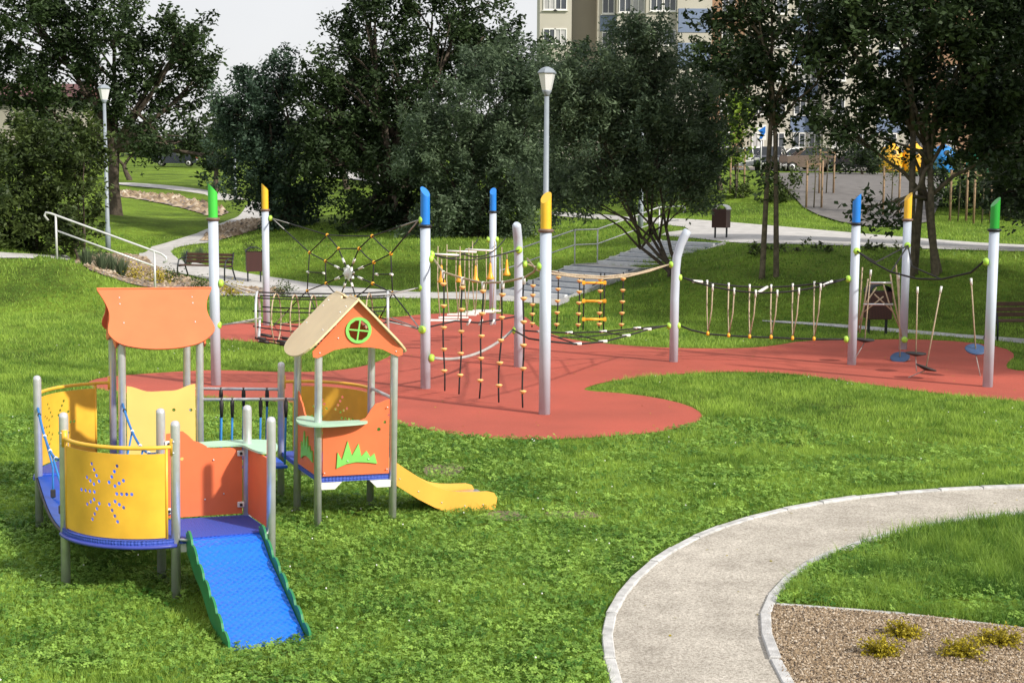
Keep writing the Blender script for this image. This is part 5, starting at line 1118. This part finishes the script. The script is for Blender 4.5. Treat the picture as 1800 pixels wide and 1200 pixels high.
# undergrowth on the crest of the bank
for i, (px, py, Y) in enumerate(((1340,442,41.5),(1400,440,41.3),(1460,441,41),(1520,441,40.8),(1580,443,40.5))):
    tree('low_shrub', px, Y, [(px,py+3,36,14)], 'leaf_bush', ['leftmost','second','middle','fourth','rightmost'][i]+' of the five low dark shrubs along the bank crest', 'shrub', 'low shrubs along the bank crest', trunk=.02, stems=2, leaf=.10, layers=2.4, cr=.2, seed=40+i, fork=.4)
# young trees tied to stakes
M['tie'] = mat('tree tie', (.5,.35,.15), .8)
for i, (px, Y, lab) in enumerate(((1427,60,'staked young tree nearest the grey cobbled slope edge'),(1448,64,'staked young tree just right of the first staked one'),(1562,58,'staked young tree left of the yellow capped right pole'),(1680,56,'staked young tree between the maple stems and the green capped pole'),(1722,55,'staked young tree beside the green capped pole'),(1292,66,'staked sapling under the yellow green crown'))):
    x = pxX(px, Y); z = tz(x, Y); T = thing('staked_tree', (x,Y,z), lab, 'young tree', 'young trees tied between stakes'); b = Vector((x,Y,z))
    mb = MB(); mb.tube([b, b+Vector((.03,0,1.2)), b+Vector((0,0,2.6))], [.03,.025,.012], 8); mb.build('trunk', M['bark_pale'], T)
    for s in (-.32,.32): mb = MB(); mb.tube([b+Vector((s,0,-.1)), b+Vector((s,.0,2.0))], .045, 8); mb.build('stake', M['stake'], T)
    mb = MB(); mb.box(b+Vector((0,0,1.85)), (.66,.03,.06)); mb.build('cross_bar', M['stake'], T)
    rng = np.random.default_rng(i); P = np.array(b)+np.array([0,0,2.3])+rng.normal(size=(260,3))*np.array([.28,.28,.5]); V, F = leaf_cards(P, .14, .08, rng); fastmesh('crown', V, F, M['leaf_bush'], np.repeat(rng.random(260),4), T)
# trees outside the frame on the right whose shade falls on the bank and the red surface
for i, (x, y, h) in enumerate(((18.5,22,11),(21,28,13.5),(16.8,34,13),(26,35,14),(15.4,28.6,10.5),(24,22,14))):
    tree('shade_tree', 0, 30, [(0,0,3.2,2.8,h*.62),(1,1,2.6,2.2,h*.82),(-1.2,-.6,2.5,2.2,h*.45)], 'leaf_dark', ['shade tree beyond the right edge nearest the red surface','shade tree beyond the right edge behind the first','shade tree beyond the right edge on the bank foot','farthest shade tree beyond the right edge','shade tree beyond the right edge beside the bench','shade tree beyond the right edge farthest to the right in front'][i], 'tree', 'shade trees beyond the right edge', trunk=.2, leaf=.22, layers=4.5, cr=.6, seed=50+i, world=(x,y), fork=.5)
for i, (px, Y, lb) in enumerate(((380,100,[(380,225,60,35),(340,250,50,25),(440,250,60,40)]),(610,95,[(610,240,70,50),(560,255,50,30)]),(740,98,[(740,260,80,50),(680,270,60,40)]),(870,96,[(870,250,80,60)]),(230,110,[(230,245,60,25),(150,255,60,30)]))):
    tree('meadow_tree', px, Y, lb, 'leaf_dark', ['tree beyond the meadow above the winding path','tree beyond the pale far road','tree glimpsed behind the tall oak','tree glimpsed behind the grey green willow','tree beyond the meadow behind the left lamp'][i], 'tree', 'trees beyond the meadow', trunk=.2, leaf=.26, layers=4.5, cr=.9, seed=90+i, fork=.4)
# trees closing the horizon
k = 0
for px in range(-500, 2500, 150):
    rng = np.random.default_rng(px+900); Y = 190+rng.uniform(-15,25); x = pxX(px, Y)
    if 930 < px < 1960: continue
    h = rng.uniform(6,9); z = tz(x, Y)
    tree('distant_tree', px, Y, [(px, 300-(h*.4+z-3.4-4)*2500/Y*.3-rng.uniform(0,14), 95, 46),(px+50, 300-rng.uniform(0,14), 70, 42)], 'leaf_dark', 'distant round tree on the horizon behind the meadow', 'tree', 'distant trees on the horizon', trunk=.3, leaf=.55, layers=3, cr=1.6, seed=60+k, fork=.4); k += 1
# ------------------------------------------------------------------ small plants
for i, (px, py, s, lab) in enumerate(((1585,1108,1,'golden shrub nearest the gravel bed edge'),(1547,1140,1,'golden shrub lowest on the left in the gravel'),(1688,1143,1.1,'golden shrub in the middle of the gravel'),(1758,1122,1.15,'wide golden shrub on the right of the gravel bed'))):
    b = G(px, py+12); T = thing('golden_shrub', b, lab, 'shrub', 'golden shrubs in the gravel bed'); rng = np.random.default_rng(i+3); n = 9*4; C0 = []; mb = MB()
    for q in range(85):
        a = rng.uniform(0,6.28); e = rng.uniform(.15,1.45); l = rng.uniform(.08,.165)*s; d = Vector((math.cos(a)*math.cos(e)*1.25, math.sin(a)*math.cos(e)*1.1, math.sin(e)*.85)); mb.tube([b, b+d*l], [.003,.0015], 4)
        for r_ in rng.uniform(.35,1.1,22): C0.append(np.array(b+d*l*r_)+rng.normal(0,.007,3))
    mb.build('stem', M['bark'], T); C0 = np.array(C0); V, F = leaf_cards(C0, .024, .013, rng); fastmesh('foliage', V, F, M['leaf_gold'], np.repeat(np.clip(rng.normal(.5,.28,len(C0)),0,1),4), T)
gi = 0
def blades(T, b, n, h, sp, m, rng, wd=.012):
    a = rng.uniform(0,6.28,n); l = rng.uniform(.6,1,n)*h; d = rng.random(n)*sp; base = np.array(b)+np.stack([np.cos(a)*d*.25, np.sin(a)*d*.25, np.zeros(n)],1); tip = base+np.stack([np.cos(a)*d, np.sin(a)*d, l],1); w_ = np.stack([-np.sin(a), np.cos(a), np.zeros(n)],1)*wd
    V = np.stack([base-w_, base+w_, tip],1).reshape(-1,3); fastmesh('blades', V, np.arange(3*n).reshape(n,3), M[m], np.repeat(rng.random(n),3), T)
pos = ['leftmost','second','third','fourth','fifth','sixth']
for px, py, Y in ((152,458,41),(178,464,41),(213,466,41),(195,452,43),(330,442,48),(352,436,49)):
    b = W(px, py, Y); b.z = tz(b.x, b.y); T = thing('ornamental_grass', b, f'{pos[gi]} tuft of tall grey green grass in the stony bed by the handrail', 'grass tuft', 'tall grass tufts in the stony bed'); blades(T, b, 260, .65, .3, 'leaf_grey', np.random.default_rng(gi), .014); gi += 1
for i, (px, py, Y, m, lab) in enumerate(((236,474,41,'leaf_gold','yellow low shrub right of the grass tufts'),(278,478,41.5,'leaf_gold','yellow low shrub under the lower end of the handrail'),(300,475,42.5,'leaf_bush','small green shrub right of the lower handrail post'),(352,494,41.5,'leaf_bush','small shrub before the bench'),(406,500,41,'leaf_gold','small yellow shrub right of the bright green capped pole'),(497,497,41,'leaf_bush','small shrub right of the far yellow capped pole'),(440,400,52,'leaf_bush','small shrub in the stones beside the winding path'))):
    b = W(px, py, Y); b.z = tz(b.x, b.y); T = thing('small_shrub', b, lab, 'shrub', 'small shrubs in the stony beds'); rng = np.random.default_rng(i+80); n = 420; P = np.array(b)+np.array([0,0,.2])+rng.normal(size=(n,3))*np.array([.17,.15,.13]); P = P[P[:,2] > b.z]
    V, F = leaf_cards(P, .07, .04, rng); fastmesh('foliage', V, F, M[m], np.repeat(rng.random(len(P)),4), T); mb = MB(); [mb.tube([b, Vector(P[j])], [.008,.003], 4) for j in range(8)]; mb.build('stem', M['bark'], T)
